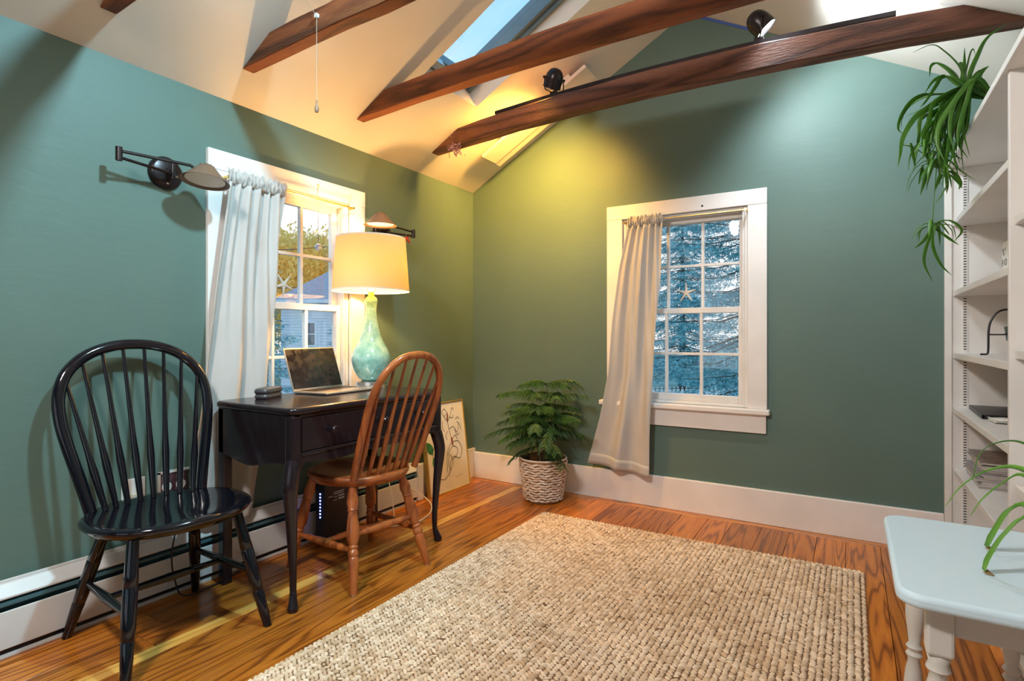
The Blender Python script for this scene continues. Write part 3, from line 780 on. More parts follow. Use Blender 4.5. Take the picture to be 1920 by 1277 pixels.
# front frame
MB().box(bx1 - .02, bx1 - .002, by0 + .03, by1 - .03, .73, ZT - .028).build('top_rail', M_DESK, t, 0, .002)
P = [(by0 + .02, .597), (by1 - .02, .597), (by1 - .02, .50), (by1 - .05, .545)]
for s in np.linspace(.93, .07, 25): P.append((by0 + (by1 - by0) * s, .553 + .010 * math.cos(s * 4 * PI) - .018 * math.exp(-((s - .5) / .1) ** 2)))
P += [(by0 + .05, .545), (by0 + .02, .50)]
MB().prism(list(reversed(P)), bx1 - .02, bx1, 'x').build('front_apron', M_DESK, t, 35, .002)
MB().tube([(bx1, by0 + .04, .588), (bx1, by1 - .04, .588)], .005, 8).build('bead_moulding', M_DESK, t)
for a, b in ((by0 + .045, -1.69), (-1.675, -1.42), (-1.405, by1 - .045)):
    d = MB().box(bx1 - .35, bx1 - .001, a, b, .600, .728).build('drawer', M_DESK, t, 0, .003)
    m_ = (a + b) / 2
    Mx = Matrix.Translation((bx1 - .001, m_, .668)) @ Matrix.Rotation(PI / 2, 4, 'Y')
    MB().lathe([(.007, 0), (.006, .008), (.008, .012), (.0155, .018), (.017, .024), (.013, .031), (.003, .033)], 18, Mx).build('knob', M_DESK, d)
for a, b in ((-1.69, -1.675), (-1.42, -1.405)):
    MB().box(bx1 - .02, bx1 - .003, a, b, .598, .73).build('divider', M_DESK, t, 0)
# legs
for yy, sg in ((by0, -1), (by1, 1)):
    cor = (bx1 - .022, yy - sg * .022)
    MB().box(bx1 - .045, bx1 + .003, min(yy - sg * .045, yy + sg * .003), max(yy - sg * .045, yy + sg * .003), .56, ZT - .028).build('corner_post', M_DESK, t, 0, .012, 3)
    pts = [(cor[0], cor[1], .565), (cor[0] + .006, cor[1] + sg * .010, .53), (cor[0] + .012, cor[1] + sg * .022, .47), (cor[0] + .010, cor[1] + sg * .020, .41), (cor[0] + .004, cor[1] + sg * .010, .30),
           (cor[0] - .002, cor[1] + sg * .001, .16), (cor[0] - .002, cor[1], .07), (cor[0] + .006, cor[1] + sg * .006, .03), (cor[0] + .010, cor[1] + sg * .010, .012), (cor[0] + .010, cor[1] + sg * .010, 0)]
    rs = [.031, .031, .028, .025, .020, .0145, .0125, .017, .021, .018]
    P = smooth_pts(pts, 4); R_ = [interp([(i, r) for i, r in enumerate(rs)], k / 4) for k in range(len(P))]
    MB().tube(P, R_, 12, up=(1, 0, 0)).build('leg', M_DESK, t, 50)
    y_ = yy - sg * .02
    MB().box(bx0 - .004, bx0 + .036, y_ - .02, y_ + .02, .0, ZT - .028).build('back_leg', M_DESK, t, 0, .004)

# ------------------------------------------------------------------ desk lamp
def aqua():
    m, nt, b = nmat('crackled_aqua_glass')
    vec = coords(nt)
    v = N(nt, 'ShaderNodeTexVoronoi'); v.inputs['Scale'].default_value = 140; nt.links.new(vec, v.inputs['Vector'])
    c1 = ramp(nt, v.outputs['Distance'], [(.1, (.20, .50, .42)), (.55, (.42, .70, .60))])
    c2 = mixc(nt, .5, c1, ramp(nt, noise(nt, vec, 26, 5), [(.35, (.07, .33, .27)), (.65, (.40, .68, .58))]))
    nt.links.new(c2, b.inputs['Base Color']); b.inputs['Roughness'].default_value = .12
    b.inputs['Coat Weight'].default_value = 1; b.inputs['Coat Roughness'].default_value = .03
    return m
def shade_mat():
    m, nt, b = nmat('linen_lamp_shade')
    b.inputs['Base Color'].default_value = (.58, .47, .28, 1); b.inputs['Roughness'].default_value = .9
    tr = N(nt, 'ShaderNodeBsdfTranslucent'); tr.inputs[0].default_value = (.97, .60, .10, 1)
    wv = noise(nt, coords(nt, (1, 1, 30)), 60, 2); bump(nt, b, wv, .05, .002)
    mx = N(nt, 'ShaderNodeMixShader'); mx.inputs[0].default_value = .047
    nt.links.new(b.outputs[0], mx.inputs[1]); nt.links.new(tr.outputs[0], mx.inputs[2])
    nt.links.new(mx.outputs[0], nt.nodes['Material Output'].inputs[0]); return m
t = thing('table_lamp', 'aqua crackle glass table lamp with a glowing drum shade on the desk', 'lamp', (.245, -1.262, ZT))
MB().lathe([(.0, 0), (.086, 0), (.086, .012), (.080, .016), (.078, .034), (.050, .040), (.0, .041)], 40).build('base', M_STEEL, t)
prof = [(.0, .041), (.050, .042), (.066, .055), (.088, .095), (.100, .135), (.1015, .158), (.096, .180), (.082, .212), (.064, .245), (.049, .285), (.038, .33), (.030, .375), (.0275, .405), (.029, .432), (.0335, .455), (.034, .463), (.0, .464)]
P = smooth_pts([(r, 0, z) for r, z in prof[1:-1]], 4)
MB().lathe([(0.001, .041)] + [(p.x, p.z) for p in P] + [(.001, .464)], 48).build('vase_body', aqua(), t, 60)
MB().lathe([(.001, .464), (.030, .464), (.026, .474), (.016, .480), (.016, .500), (.011, .505), (.001, .506)], 24).build('socket', M_BRASS, t)
sh = MB().lathe([(.197, .508), (.1775, .784)], 64, cap=False).build('lamp_shade', shade_mat(), t, 60)
MB().lathe([(.1975, .506), (.1985, .506), (.1978, .513), (.1965, .513), (.1975, .506)], 64, cap=False).build('shade_trim', M_PAPER, sh)
MB().lathe([(.1772, .779), (.1785, .779), (.1778, .786), (.1765, .786), (.1772, .779)], 64, cap=False).build('shade_trim', M_PAPER, sh)
sp = MB()
for k in range(3):
    a_ = k * 2 * PI / 3 + .4; sp.tube([(0, 0, .775), (.1765 * math.cos(a_), .1765 * math.sin(a_), .778)], .0018, 6)
for k in (0, PI): sp.tube(smooth_pts([(0, 0, .775), (.03 * math.cos(k), 0, .765), (.045 * math.cos(k), 0, .70), (.045 * math.cos(k), 0, .56), (.014 * math.cos(k), 0, .50)], 5), .0018, 6)
sp.build('harp', M_BRASS, t)
MB().lathe([(.001, .775), (.008, .776), (.004, .784), (.009, .792), (.010, .800), (.005, .808), (.001, .809)], 16).build('finial', M_CGLASS, t)
MB().lathe([(.001, .506), (.013, .508), (.015, .52), (.026, .55), (.028, .570), (.020, .590), (.001, .597)], 20).build('bulb', emit('bulb_glow', C_WARM, 4), t)
ld = bpy.data.lights.new('bulb_light', 'POINT'); ld.energy = P_DESK; ld.color = C_WARM; ld.shadow_soft_size = .025
lo = link('bulb_light', ld, t); lo.location = (0, 0, .63)

# ------------------------------------------------------------------ laptop and case
def screen_mat():
    m, nt, b = nmat('dusty_laptop_screen'); vec = coords(nt)
    f = noise(nt, vec, 26, 8, .68, .4)
    nt.links.new(ramp(nt, f, [(.5, (.010, .007, .008)), (.68, (.022, .016, .015)), (.85, (.05, .038, .033))]), b.inputs['Base Color'])
    nt.links.new(ramp(nt, f, [(.4, (.12,) * 3), (.7, (.6,) * 3)]), b.inputs['Roughness'])
    return m
t = thing('laptop', 'open silver laptop with a dusty dark screen on the desk', 'laptop', (.14, -1.508, ZT), math.radians(4))
MB().box(0, .215, -.16, .16, .001, .013).build('base', M_STEEL, t, 0, .004)
MB().box(.012, .200, -.146, .146, .0128, .0132).build('palm_rest', M_BRASS if False else plain('warm_aluminium', (.60, .52, .42), .35, .8, var=.03), t, 0)
kb = MB()
for r in range(6):
    for c in range(14):
        kb.box(.022 + r * .0165, .022 + r * .0165 + .014, -.138 + c * .0198, -.138 + c * .0198 + .0172, .0132, .0148)
k_ = kb.build('keyboard', M_PLASTIC, t, 0); k_['kind'] = 'stuff'
MB().box(.135, .195, -.05, .05, .0131, .0136).build('trackpad', M_STEEL, t, 0)
Mx = Matrix.Translation((0, 0, .012)) @ Matrix.Rotation(math.radians(-19), 4, 'Y')
lid = MB().box(-.006, 0, -.16, .16, 0, .212, Mx).build('lid', M_STEEL, t, 0, .002)
MB().box(0, .0008, -.154, .154, .008, .206, Mx).build('screen', screen_mat(), lid, 0)
t = thing('glasses_case', 'small dark grey rounded case on the desk by the curtain', 'case', (.205, -1.835, ZT), math.radians(28))
def pill(mb, a, b, c, z0):
    loft(mb, superell(a, b, 5, 32), [(.02, z0 + c), (.8, z0 + c), (.93, z0 + c - .003), (1, z0 + c - .012), (1, z0 + .010), (.95, z0 + .002), (.9, z0), (.02, z0)]); return mb
pill(MB(), .034, .074, .023, .0).build('tray', M_GREY, t, 40)
pill(MB(), .035, .075, .024, .022).build('lid', M_GREY, t, 40)

# ------------------------------------------------------------------ curtains
def curtain(name, label, flip, edge, ztop, group, seed, depth, hem):
    """edge(s): (u_left, u_right) at fraction s down; hangs in front of the casing"""
    r = random.Random(seed); nf = 6
    ph = [r.uniform(0, 6) for _ in range(6)]
    t = thing(name, label, 'curtain', flip(edge(0)[0], depth, ztop - 1.5), world=True, group=group)
    def pos(u, v):
        zl = hem(u)
        z = ztop - .035 - (ztop - .035 - zl) * v
        a, b = edge(v)
        uu = u + .018 * math.sin(3.1 * u * PI + 2.2 * v + ph[0]) * (1 - (2 * u - 1) ** 2)
        fold = math.sin(nf * 2 * PI * (u ** 1.0) * (1 - .45 * v) + ph[1] + 1.1 * v)
        wide = math.sin(2 * PI * 2.1 * u + ph[2] + .8 * v)
        amp = .012 * (1 - .75 * v) ; amp2 = .006 + .016 * min(1, v * 1.5)
        n = depth + fold * amp + wide * amp2 + .006 * math.sin(7 * v + 5 * u + ph[3])
        return flip(a + (b - a) * uu, n, z)
    MB().grid(pos, 110, 60).build('panel', M_CURT, t, 180, solid=.0015)
    def head(u, v):      # ruffled rod pocket
        a, b = edge(0)
        n = depth + .014 * math.sin(v * PI) * (1 if True else 0) + .010 * math.sin(u * nf * 5 * PI + ph[4]) * (.6 + .4 * math.sin(u * 23)) + .004 * math.sin(u * 77 + v * 9)
        z = ztop - .040 + .062 * v + .006 * math.sin(u * 61 + ph[5]) * v + .004 * math.sin(u * 140)
        return flip(a + (b - a) * u, n, z)
    MB().grid(head, 160, 10).build('ruffled_heading', M_CURT, t, 180, solid=.0015)
    def hemf(u, v):
        p = pos(u, 1 - v * .045); q = flip(0, .002, 0); return p + q
    MB().grid(hemf, 110, 3).build('hem', M_CURT, t, 180, solid=.0015)
    return t
T1L = [(0, -1.945), (.27, -1.995), (.5, -2.03), (.7, -2.065), (.9, -2.11), (1, -2.135)]
T1R = [(0, -1.655), (.16, -1.688), (.35, -1.717), (.6, -1.745), (.85, -1.786), (1, -1.825)]
curtain('curtain', 'off-white curtain panel hanging beside the desk, its foot behind the black chair', fl1, lambda s: (interp(T1L, s), interp(T1R, s)), 1.752, 'off-white curtain panels', 4, .074, lambda u: .275 - .055 * u)
T2L = [(0, 1.225), (.17, 1.172), (.39, 1.129), (.6, 1.104), (.8, 1.044), (1, .962)]
T2R = [(0, 1.440), (.2, 1.425), (.5, 1.393), (.8, 1.367), (1, 1.358)]
curtain('curtain', 'off-white curtain panel at the gable window beside the potted plant', fl2, lambda s: (interp(T2L, s), interp(T2R, s)), 1.750, 'off-white curtain panels', 9, .075, lambda u: .235 - .05 * u)
for nm, fl_, a, b, lab in (('window_1', fl1, -1.93, -1.215, 'thin brass curtain rod across the desk window'), ('window_2', fl2, 1.19, 1.895, 'thin brass curtain rod across the gable window')):
    t = thing('curtain_rod', lab, 'curtain rod', fl_((a + b) / 2, .06, 1.745), world=True, group='brass curtain rods')
    MB().tube([fl_(a, .058, 1.745), fl_(b, .058, 1.745)], .0045, 10).build('rod', M_BRASS, t)
    for e_ in (a, b): MB().tube([fl_(e_, .023, 1.745), fl_(e_, .066, 1.745)], .0065, 10).build('bracket', M_BRASS, t)
    MB().tube([fl_(b, .058, 1.745), fl_(b + .012, .058, 1.745)], [.007, .003], 10).build('finial', M_BRASS, t)

# starfish on the meeting rails
def starfish(loc, flip, label, rot):
    prof = []
    mb = MB(); n = 10; c = Vector((0, 0, 0))
    ring = []
    for k in range(n):
        a_ = 2 * PI * k / n + rot; r = .098 if k % 2 == 0 else .017
        ring.append((r * math.cos(a_), r * math.sin(a_)))
    vs = [flip(0, .014, 0), flip(0, 0, 0)] + [flip(x, .004, y) for x, y in ring] 
    mb.add(vs, [(0, 2 + k, 2 + (k + 1) % n) for k in range(n)] + [(1, 2 + (k + 1) % n, 2 + k) for k in range(n)])
    o = mb.build('starfish', M_STAR, None, 60, .004, 2); o.location = loc
    tag(o, label, 'starfish', 'dried starfish standing on the sashes')
starfish(fl1(-1.575, -.052, 1.301), fl1, 'dried starfish on the sash of the desk window beside the curtain', math.radians(52))
starfish(fl2(1.545, -.052, 1.302), fl2, 'dried starfish standing on the sash of the gable window', math.radians(90))
# hanging crystal
t = thing('crystal_suncatcher', 'faceted crystal ball on a string hanging in the desk window', 'suncatcher', (.03, -1.425, 1.50), world=True)
MB().tube([(.026, -1.425, 1.822), (.03, -1.425, 1.56)], .0012, 6).build('string', M_TWINE, t)
MB().tube([(.024, -1.425, 1.832), (.034, -1.425, 1.822)], .004, 8).build('hook', M_BRASS, t)
for z, r in ((1.562, .006), (1.548, .008), (1.533, .006)):
    MB().lathe([(.001, z - r), (r * .8, z - r * .6), (r, z), (r * .8, z + r * .6), (.001, z + r)], 8, Matrix.Translation((.03, -1.425, 0))).build('bead', M_CGLASS, t, 0)
r = .019; z = 1.505
MB().lathe([(.001, z - r)] + [(r * math.cos(a_), z + r * math.sin(a_)) for a_ in (-1.1, -.6, 0, .6, 1.1)] + [(.001, z + r)], 9, Matrix.Translation((.03, -1.425, 0))).build('crystal_ball', plain('crystal', (.55, .66, .85), .06, .5), t, 0)
# screw in the far casing
o = MB().lathe([(.006, 0), (.006, .002), (.001, .003)], 10, Matrix.Translation((1.655, -.0245, 1.80)) @ Matrix.Rotation(PI / 2, 4, 'X')).build('wall_screw', M_IRON)
tag(o, 'small dark screw in the head casing of the gable window', 'screw')

# ------------------------------------------------------------------ swing-arm sconces
def sconce(label, py, pz, ky, dirn, sx, sy, sz, tilt, lit):
    t = thing('swing_arm_sconce', label, 'wall lamp', (0, py, pz), world=True, group='swing-arm wall lamps')
    Mx = Matrix.Translation((.0005, py, pz)) @ Matrix.Rotation(PI / 2, 4, 'Y')
    MB().lathe([(.001, 0), (.066, 0), (.066, .010), (.060, .020), (.052, .024), (.001, .025)], 40, Mx).build('wall_plate', M_BRONZE, t)
    MB().tube([(.02, py, pz + .0), (.062, py, pz + .0)], .010, 12).build('post', M_BRONZE, t)
    MB().tube([(.062, py, pz - .032), (.062, py, pz + .034)], .008, 12).build('pivot', M_BRONZE, t)
    kx = .10; kz = pz + .004
    MB().tube([(kx, ky, kz - .024), (kx, ky, kz + .026)], .0115, 14).build('knuckle', M_BRONZE, t)
    MB().tube([(.062, py, pz - .012), (kx, ky, kz - .012)], .0058, 10).build('lower_arm', M_BRONZE, t)
    e = Vector((sx - .01, sy - dirn * .055, kz + .012))
    MB().tube([(kx, ky, kz + .012), e], .0062, 10).build('upper_arm', M_BRONZE, t)
    MB().tube([e, Vector((sx, sy - dirn * .03, sz - .002))], .006, 10).build('joint', M_BRONZE, t)
    Ms = Matrix.Translation((sx, sy, sz)) @ Matrix.Rotation(math.radians(tilt[0]), 4, 'X') @ Matrix.Rotation(math.radians(tilt[1]), 4, 'Y')
    s = MB().lathe([(.001, .040), (.012, .039), (.024, .034), (.036, .022), (.060, -.006), (.0895, -.034), (.092, -.036), (.088, -.035), (.058, -.008), (.03, .016), (.001, .026)], 40, Ms).build('shade', M_COPPER, t, 50)
    MB().lathe([(.001, -.029), (.074, -.029), (.074, -.026), (.001, -.026)], 32, Ms).build('diffuser', M_DIFF, s)
    for k in range(9):
        a_ = 2 * PI * k / 9; p = Ms @ Vector((.0285 * math.cos(a_), .0285 * math.sin(a_), .0302))
        MB().lathe([(.0022, -.001), (.0022, .0012)], 8, Matrix.Translation(p)).build('vent_hole', M_PERF, s)
    for q in ((.035, -.01), (.0, -.045)):
        MB().lathe([(.004, 0), (.005, .004), (.002, .007)], 10, Matrix.Translation((.022, py + q[0], pz + q[1])) @ Matrix.Rotation(PI / 2, 4, 'Y')).build('screw', M_STEEL, t)
sconce('dark bronze swing-arm wall lamp left of the curtained desk window', -2.167, 1.708, -2.376, 1, .155, -2.085, 1.704, (-8, -3), False)
sconce('dark bronze swing-arm wall lamp above the lamp shade near the corner', -.945, 1.665, -.770, -1, .135, -1.085, 1.700, (0, 1), False)
# red bird ornament
t = thing('bird_ornament', 'small red bird ornament hanging from the wall lamp near the corner', 'ornament', (.10, -.825, 1.63), world=True)
MB().tube([(.094, -.825, 1.682), (.094, -.828, 1.637)], .001, 5).build('thread', M_TWINE, t)
MB().tube([(.094, -.868, 1.622), (.094, -.85, 1.630), (.094, -.825, 1.632), (.094, -.805, 1.622), (.094, -.795, 1.606)], [.001, .008, .011, .007, .002], 8).build('body', M_RED, t)
for sg in (1, -1): MB().ribbon([(.094, -.83, 1.636), (.094 + sg * .012, -.815, 1.648), (.094 + sg * .022, -.80, 1.64)], [.009, .011, .001], (0, 1, 0)).build('wing', M_RED, t)
# pull cord and pulley
t = thing('pull_cord', 'white pull cord with a wooden knob hanging from the pulley on the beam', 'cord', (.649, -1.94, 1.93), world=True)
MB().tube([(.649, -1.938, 2.262), (.650, -1.940, 2.0), (.649, -1.938, 1.935)], .0010, 6).build('cord', M_TWINE, t)
MB().tube([(.60, -1.938, 2.342), (.649, -1.938, 2.264)], .0010, 6).build('upper_cord', M_TWINE, t)
MB().lathe([(.001, 1.898), (.006, 1.900), (.0085, 1.908), (.0075, 1.918), (.004, 1.928), (.003, 1.945), (.001, 1.946)], 14, Matrix.Translation((.649, -1.938, 0))).build('knob', plain('knob_wood', (.22, .13, .08), .5), t)
Mx = Matrix.Translation((.649, -1.9335, 2.27)) @ Matrix.Rotation(PI / 2, 4, 'X')
MB().lathe([(.003, 0), (.0095, 0), (.0095, .003), (.007, .005), (.0095, .007), (.0095, .010), (.003, .010)], 18, Mx).build('pulley', M_WPLAST, t)
# dried flowers
t = thing('dried_flowers', 'bunch of dried lilac flowers hanging on a thread by the beam end', 'dried flowers', (.33, -.70, 2.2), world=True)
MB().tube([slope_pt(.335, -.705, -.001), (.335, -.705, 2.23)], .0009, 5).build('thread', M_TWINE, t)
st = MB(); fb = MB(); rr = random.Random(3)
for k in range(9):
    a_ = rr.uniform(0, 6.28); q = (.335 + .045 * math.cos(a_) + .03, -.705 + .03 * math.sin(a_), 2.165 + rr.uniform(-.03, .02))
    st.tube([(.335, -.705, 2.235), (.338, -.705, 2.20), q], .001, 5)
    for j in range(14):
        p = (q[0] + rr.gauss(0, .011), q[1] + rr.gauss(0, .010), q[2] + rr.gauss(0, .010)); r = rr.uniform(.003, .0055)
        fb.lathe([(.0003, -r), (r, 0), (.0003, r)], 5, Matrix.Translation(p) @ Matrix.Rotation(rr.uniform(0, 3), 4, 'X'))
st.tube([(.335, -.705, 2.235), (.325, -.705, 2.17), (.328, -.705, 2.115)], .0016, 5)
st.build('stems', M_STEM, t); f_ = fb.build('blossoms', M_LILAC, t, 0); f_['kind'] = 'stuff'

# ------------------------------------------------------------------ outlets
def plate(label, y, z, w, h, mat):
    t = thing('wall_plate', label, 'wall plate', (0, y, z), world=True, group='wall plates behind the black chair')
    MB().box(.0005, .007, y - w / 2, y + w / 2, z - h / 2, z + h / 2).build('cover', mat, t, 0, .003)
    return t
t = plate('white wall plate with a single socket behind the black chair', -2.285, .425, .085, .12, M_WPLAST)
MB().box(.007, .0095, -2.302, -2.268, .38, .425).build('socket', plain('ivory_socket', (.70, .66, .50), .5), t, 0, .002)
t = plate('dark ornate double outlet plate behind the black chair near the curtain', -2.135, .43, .115, .115, M_PURPLE)
for q in (-.028, .028):
    MB().lathe([(.019, 0), (.019, .004), (.001, .004)], 20, Matrix.Translation((.0065, -2.135 + q, .425)) @ Matrix.Rotation(PI / 2, 4, 'Y')).build('socket', M_WPLAST, t)
MB().box(.0005, .011, -2.196, -2.188, .372, .488).build('rim', M_WPLAST, t, 0); MB().box(.0005, .011, -2.196, -2.074, .480, .489).build('rim', M_WPLAST, t, 0)
# black cord under the chair
o = MB().tube(smooth_pts([(.012, -2.145, .375), (.09, -2.16, .33), (.10, -2.19, .18), (.11, -2.185, .08), (.13, -2.16, .009), (.14, -2.05, .007), (.10, -1.9, .007)], 8), .0032, 6).build('black_wire', M_IRON)
tag(o, 'black power cord dropping to the floor behind the black chair', 'cord')

# ------------------------------------------------------------------ computer box under the desk
t = thing('battery_backup', 'black box with a row of blue lights on the floor under the desk', 'device', (.16, -1.40, 0), world=True)
bx = (.105, .178, -1.505, -1.285, .012, .348)
MB().box(*bx).build('case', M_PLASTIC, t, 0, .006)
MB().box(bx[0] - .0, bx[1] + .004, bx[2] + .006, bx[3] - .006, .0, .014).build('foot_rail', M_GREY, t, 0, .002)
MB().box(bx[1] - .002, bx[1] + .0018, bx[2] + .01, bx[3] - .01, .318, .323).build('seam', M_GREY, t, 0)
led = emit('blue_led', (.15, .22, 1), 6)
for k in range(8):
    MB().box(bx[0] + .034, bx[0] + .040, bx[2] - .0015, bx[2] + .001, .135 + k * .0165, .142 + k * .0165).build('indicator_light', led, t, 0)
M_LBL = plain('label_print', (.55, .60, .72), .6)
for (a, b, c, d) in ((-1.452, -1.385, .252, .257), (-1.452, -1.390, .243, .247), (-1.422, -1.385, .228, .236), (-1.452, -1.428, .229, .233), (-1.422, -1.385, .214, .222), (-1.452, -1.43, .213, .217), (-1.485, -1.459, .236, .240)):
    MB().box(bx[1] - .001, bx[1] + .0008, a, b, c, d).build('label_line', M_LBL, t, 0)
# white cable with a tag near the picture
t = thing('white_cable', 'white cable with a paper tag lying on the floor behind the brown chair', 'cable', (.2, -1.1, 0), world=True)
MB().tube(smooth_pts([(.085, -.80, .12), (.14, -.72, .05), (.20, -.72, .006), (.30, -.86, .005), (.33, -1.02, .005), (.24, -1.16, .005), (.16, -1.25, .005)], 8), .0036, 6).build('cable', M_WPLAST, t)
MB().tube(smooth_pts([(.09, -.98, .21), (.13, -1.0, .16), (.18, -1.03, .07), (.22, -1.06, .006)], 8), .003, 6).build('cable', M_WPLAST, t)
MB().box(-.022, .022, -.015, .015, 0, .0008, Matrix.Translation((.30, -1.04, .035)) @ Matrix.Rotation(1.1, 4, 'X') @ Matrix.Rotation(.5, 4, 'Z')).build('tag', M_PAPER, t, 0)

# ------------------------------------------------------------------ framed print leaning on the wall
t = thing('framed_print', 'gold framed botanical line drawing leaning on the wall beside the desk', 'picture')
pw, phh = .44, .60
Mp = Matrix.Translation((.108, -.40, .0)) @ Matrix.Rotation(math.radians(-7.2), 4, 'Y')
def PB(nm, u0, u1, v0, v1, n0, n1, mat, par=t, bev=0): return MB().box(n0, n1, u0, u1, v0, v1, Mp).build(nm, mat, par, 0, bev)
h = pw / 2
PB('frame_bar', -h, -h + .010, 0, phh, -.022, .006, M_GOLD, t, .002); PB('frame_bar', h - .010, h, 0, phh, -.022, .006, M_GOLD, t, .002)
PB('frame_bar', -h + .01, h - .01, 0, .010, -.022, .006, M_GOLD, t, .002); PB('frame_bar', -h + .01, h - .01, phh - .010, phh, -.022, .006, M_GOLD, t, .002)
pp = PB('paper', -h + .01, h - .01, .01, phh - .01, -.018, -.002, M_PAPER)
ink = MB()
def stroke(pts, w=.0021, mb=ink):
    P = smooth_pts([Mp @ Vector((-.0008, u, v)) for u, v in pts], 6); mb.ribbon(P, [w] * len(P), Mp.to_3x3() @ Vector((0, .7, .7)))
for pts in ([(-.10, .10), (-.145, .18), (-.150, .27), (-.12, .34)], [(-.10, .10), (-.05, .09), (.0, .13), (.03, .20), (.07, .22), (.13, .20), (.16, .26), (.12, .32), (.03, .30), (-.01, .22), (-.02, .13)],
            [(.0, .24), (.06, .29), (.11, .27), (.10, .23), (.05, .20)], [(.02, .14), (.0, .18), (.02, .24), (.05, .19), (.02, .14), (-.01, .10)], [(.05, .33), (.10, .36), (.12, .33)],
            [(.0, .50), (.03, .46), (.04, .41), (.05, .36)], [(.03, .46), (.06, .49), (.08, .53)], [(.04, .41), (.09, .42), (.12, .38), (.14, .40), (.15, .44)], [(.0, .50), (-.02, .53), (.01, .55), (.03, .52), (.0, .5)],
            [(.10, .41), (.12, .36), (.15, .37)], [(.06, .49), (.09, .48), (.1, .5)], [(-.14, .52), (-.11, .49), (-.10, .45)], [(.02, .40), (.0, .37), (.01, .34)], [(.13, .45), (.16, .43), (.17, .39)], [(-.02, .47), (-.03, .43), (-.01, .40)],
            [(.08, .535), (.1, .55), (.11, .53)], [(.12, .47), (.15, .48), (.16, .46)], [(-.03, .35), (-.05, .31), (-.03, .28)]): stroke(pts)
for i in range(14): stroke([(.06 + i * .0065, .085 + .006 * math.sin(i * 2.3)), (.063 + i * .0065, .085 + .006 * math.sin(i * 2.3 + 2))], .0007)
k_ = ink.build('ink_lines', M_INK, pp, 0)
def leafp(c, a, L, w, mat, nm):
    pts = []; 
    for i in range(9):
        s = i / 8; pts.append((s * L, w * math.sin(PI * s) ** .8 * (1 - .3 * s)))
    pts = pts + [(x, -y) for x, y in reversed(pts[1:-1])]
    ca, sa = math.cos(a), math.sin(a)
    vs = [Mp @ Vector((-.0006, c[0] + x * ca - y * sa, c[1] + x * sa + y * ca)) for x, y in pts]
    MB().add(vs, [tuple(range(len(vs)))]).build(nm, mat, pp, 0)
leafp((-.150, .27), 2.1, .10, .034, M_GREENINK, 'green_leaf'); leafp((-.150, .25), -1.2, .10, .034, M_GREENINK, 'green_leaf'); leafp((-.115, .335), 1.3, .10, .034, M_GREENINK, 'green_leaf')
leafp((-.13, .43), 1.7, .11, .016, M_INK, 'dark_leaf'); leafp((.03, .46), 1.4, .07, .010, M_REDINK, 'red_bud'); leafp((.055, .36), -1.4, .075, .012, M_REDINK, 'red_bud')
for k in range(16): leafp((-.06 + rr.uniform(-.02, .02), .31 + rr.uniform(-.04, .03)), rr.uniform(0, 6), .008, .003, M_REDINK, 'blossom_dot')

# ------------------------------------------------------------------ rug
RX0, RX1, RY0, RY1 = .868, 2.438, -3.05, -.505
t = thing('jute_rug', 'woven jute rug on the plank floor', 'rug', ((RX0 + RX1) / 2, (RY0 + RY1) / 2, 0), world=True)
MB().box(RX0 + .006, RX1 - .006, RY0 + .006, RY1 - .006, .001, .008).build('backing', M_JUTE_B, t, 0)
def knots():
    rg = np.random.default_rng(2)
    px, py = .0205, .0150
    nx, ny = int((RX1 - RX0) / px), int((RY1 - RY0) / py)
    ii, jj = np.meshgrid(np.arange(nx), np.arange(ny), indexing='ij'); ii, jj = ii.ravel(), jj.ravel()
    k = len(ii)
    wob = .004 * np.sin(jj * .11 + ii * .07)
    cx = RX0 + px * (ii + .5) + rg.normal(size=k) * .0008 + wob * 0
    cy = RY0 + py * (jj + .5 + .5 * (ii % 2)) + rg.normal(size=k) * .0008
    ang = np.where(ii % 2 == 0, .62, -.62) + rg.normal(size=k) * .12
    a = .0132 * (1 + .12 * rg.normal(size=k)); b = .0072 * (1 + .1 * rg.normal(size=k)); hgt = .0085 + .0022 * rg.normal(size=k)
    n = 8; rings = ((1.0, 0.0), (.78, .62), (.36, .95))
    th = np.arange(n) * 2 * PI / n
    V = []
    for s, h in rings:
        lx = np.cos(th)[None] * a[:, None] * s; ly = np.sin(th)[None] * b[:, None] * s
        V.append(np.stack([cx[:, None] + lx * np.cos(ang)[:, None] - ly * np.sin(ang)[:, None], cy[:, None] + lx * np.sin(ang)[:, None] + ly * np.cos(ang)[:, None], np.broadcast_to((.006 + hgt * h)[:, None], lx.shape)], 2))
    V = np.concatenate(V, 1)                                  # k, 24, 3
    F = []
    for r_ in range(2):
        for j in range(n): F.append((r_ * n + j, r_ * n + (j + 1) % n, (r_ + 1) * n + (j + 1) % n, (r_ + 1) * n + j))
    F = np.array(F); nv = V.shape[1]
    quads = (F[None] + (np.arange(k) * nv)[:, None, None]).reshape(-1, 4)
    caps = (np.arange(2 * n, 3 * n)[None] + (np.arange(k) * nv)[:, None])
    me = bpy.data.meshes.new('weave')
    me.vertices.add(k * nv); me.vertices.foreach_set('co', V.reshape(-1).astype(np.float32))
    nl = quads.size + caps.size; me.loops.add(nl); me.loops.foreach_set('vertex_index', np.concatenate([quads.reshape(-1), caps.reshape(-1)]).astype(np.int32))
    st = np.concatenate([np.arange(0, quads.size, 4), quads.size + np.arange(0, caps.size, n)]).astype(np.int32)
    me.polygons.add(len(st)); me.polygons.foreach_set('loop_start', st)
    me.materials.append(M_JUTE); me.update(calc_edges=True); me.shade_smooth(); return me
o = link('weave', knots(), t); o['kind'] = 'stuff'
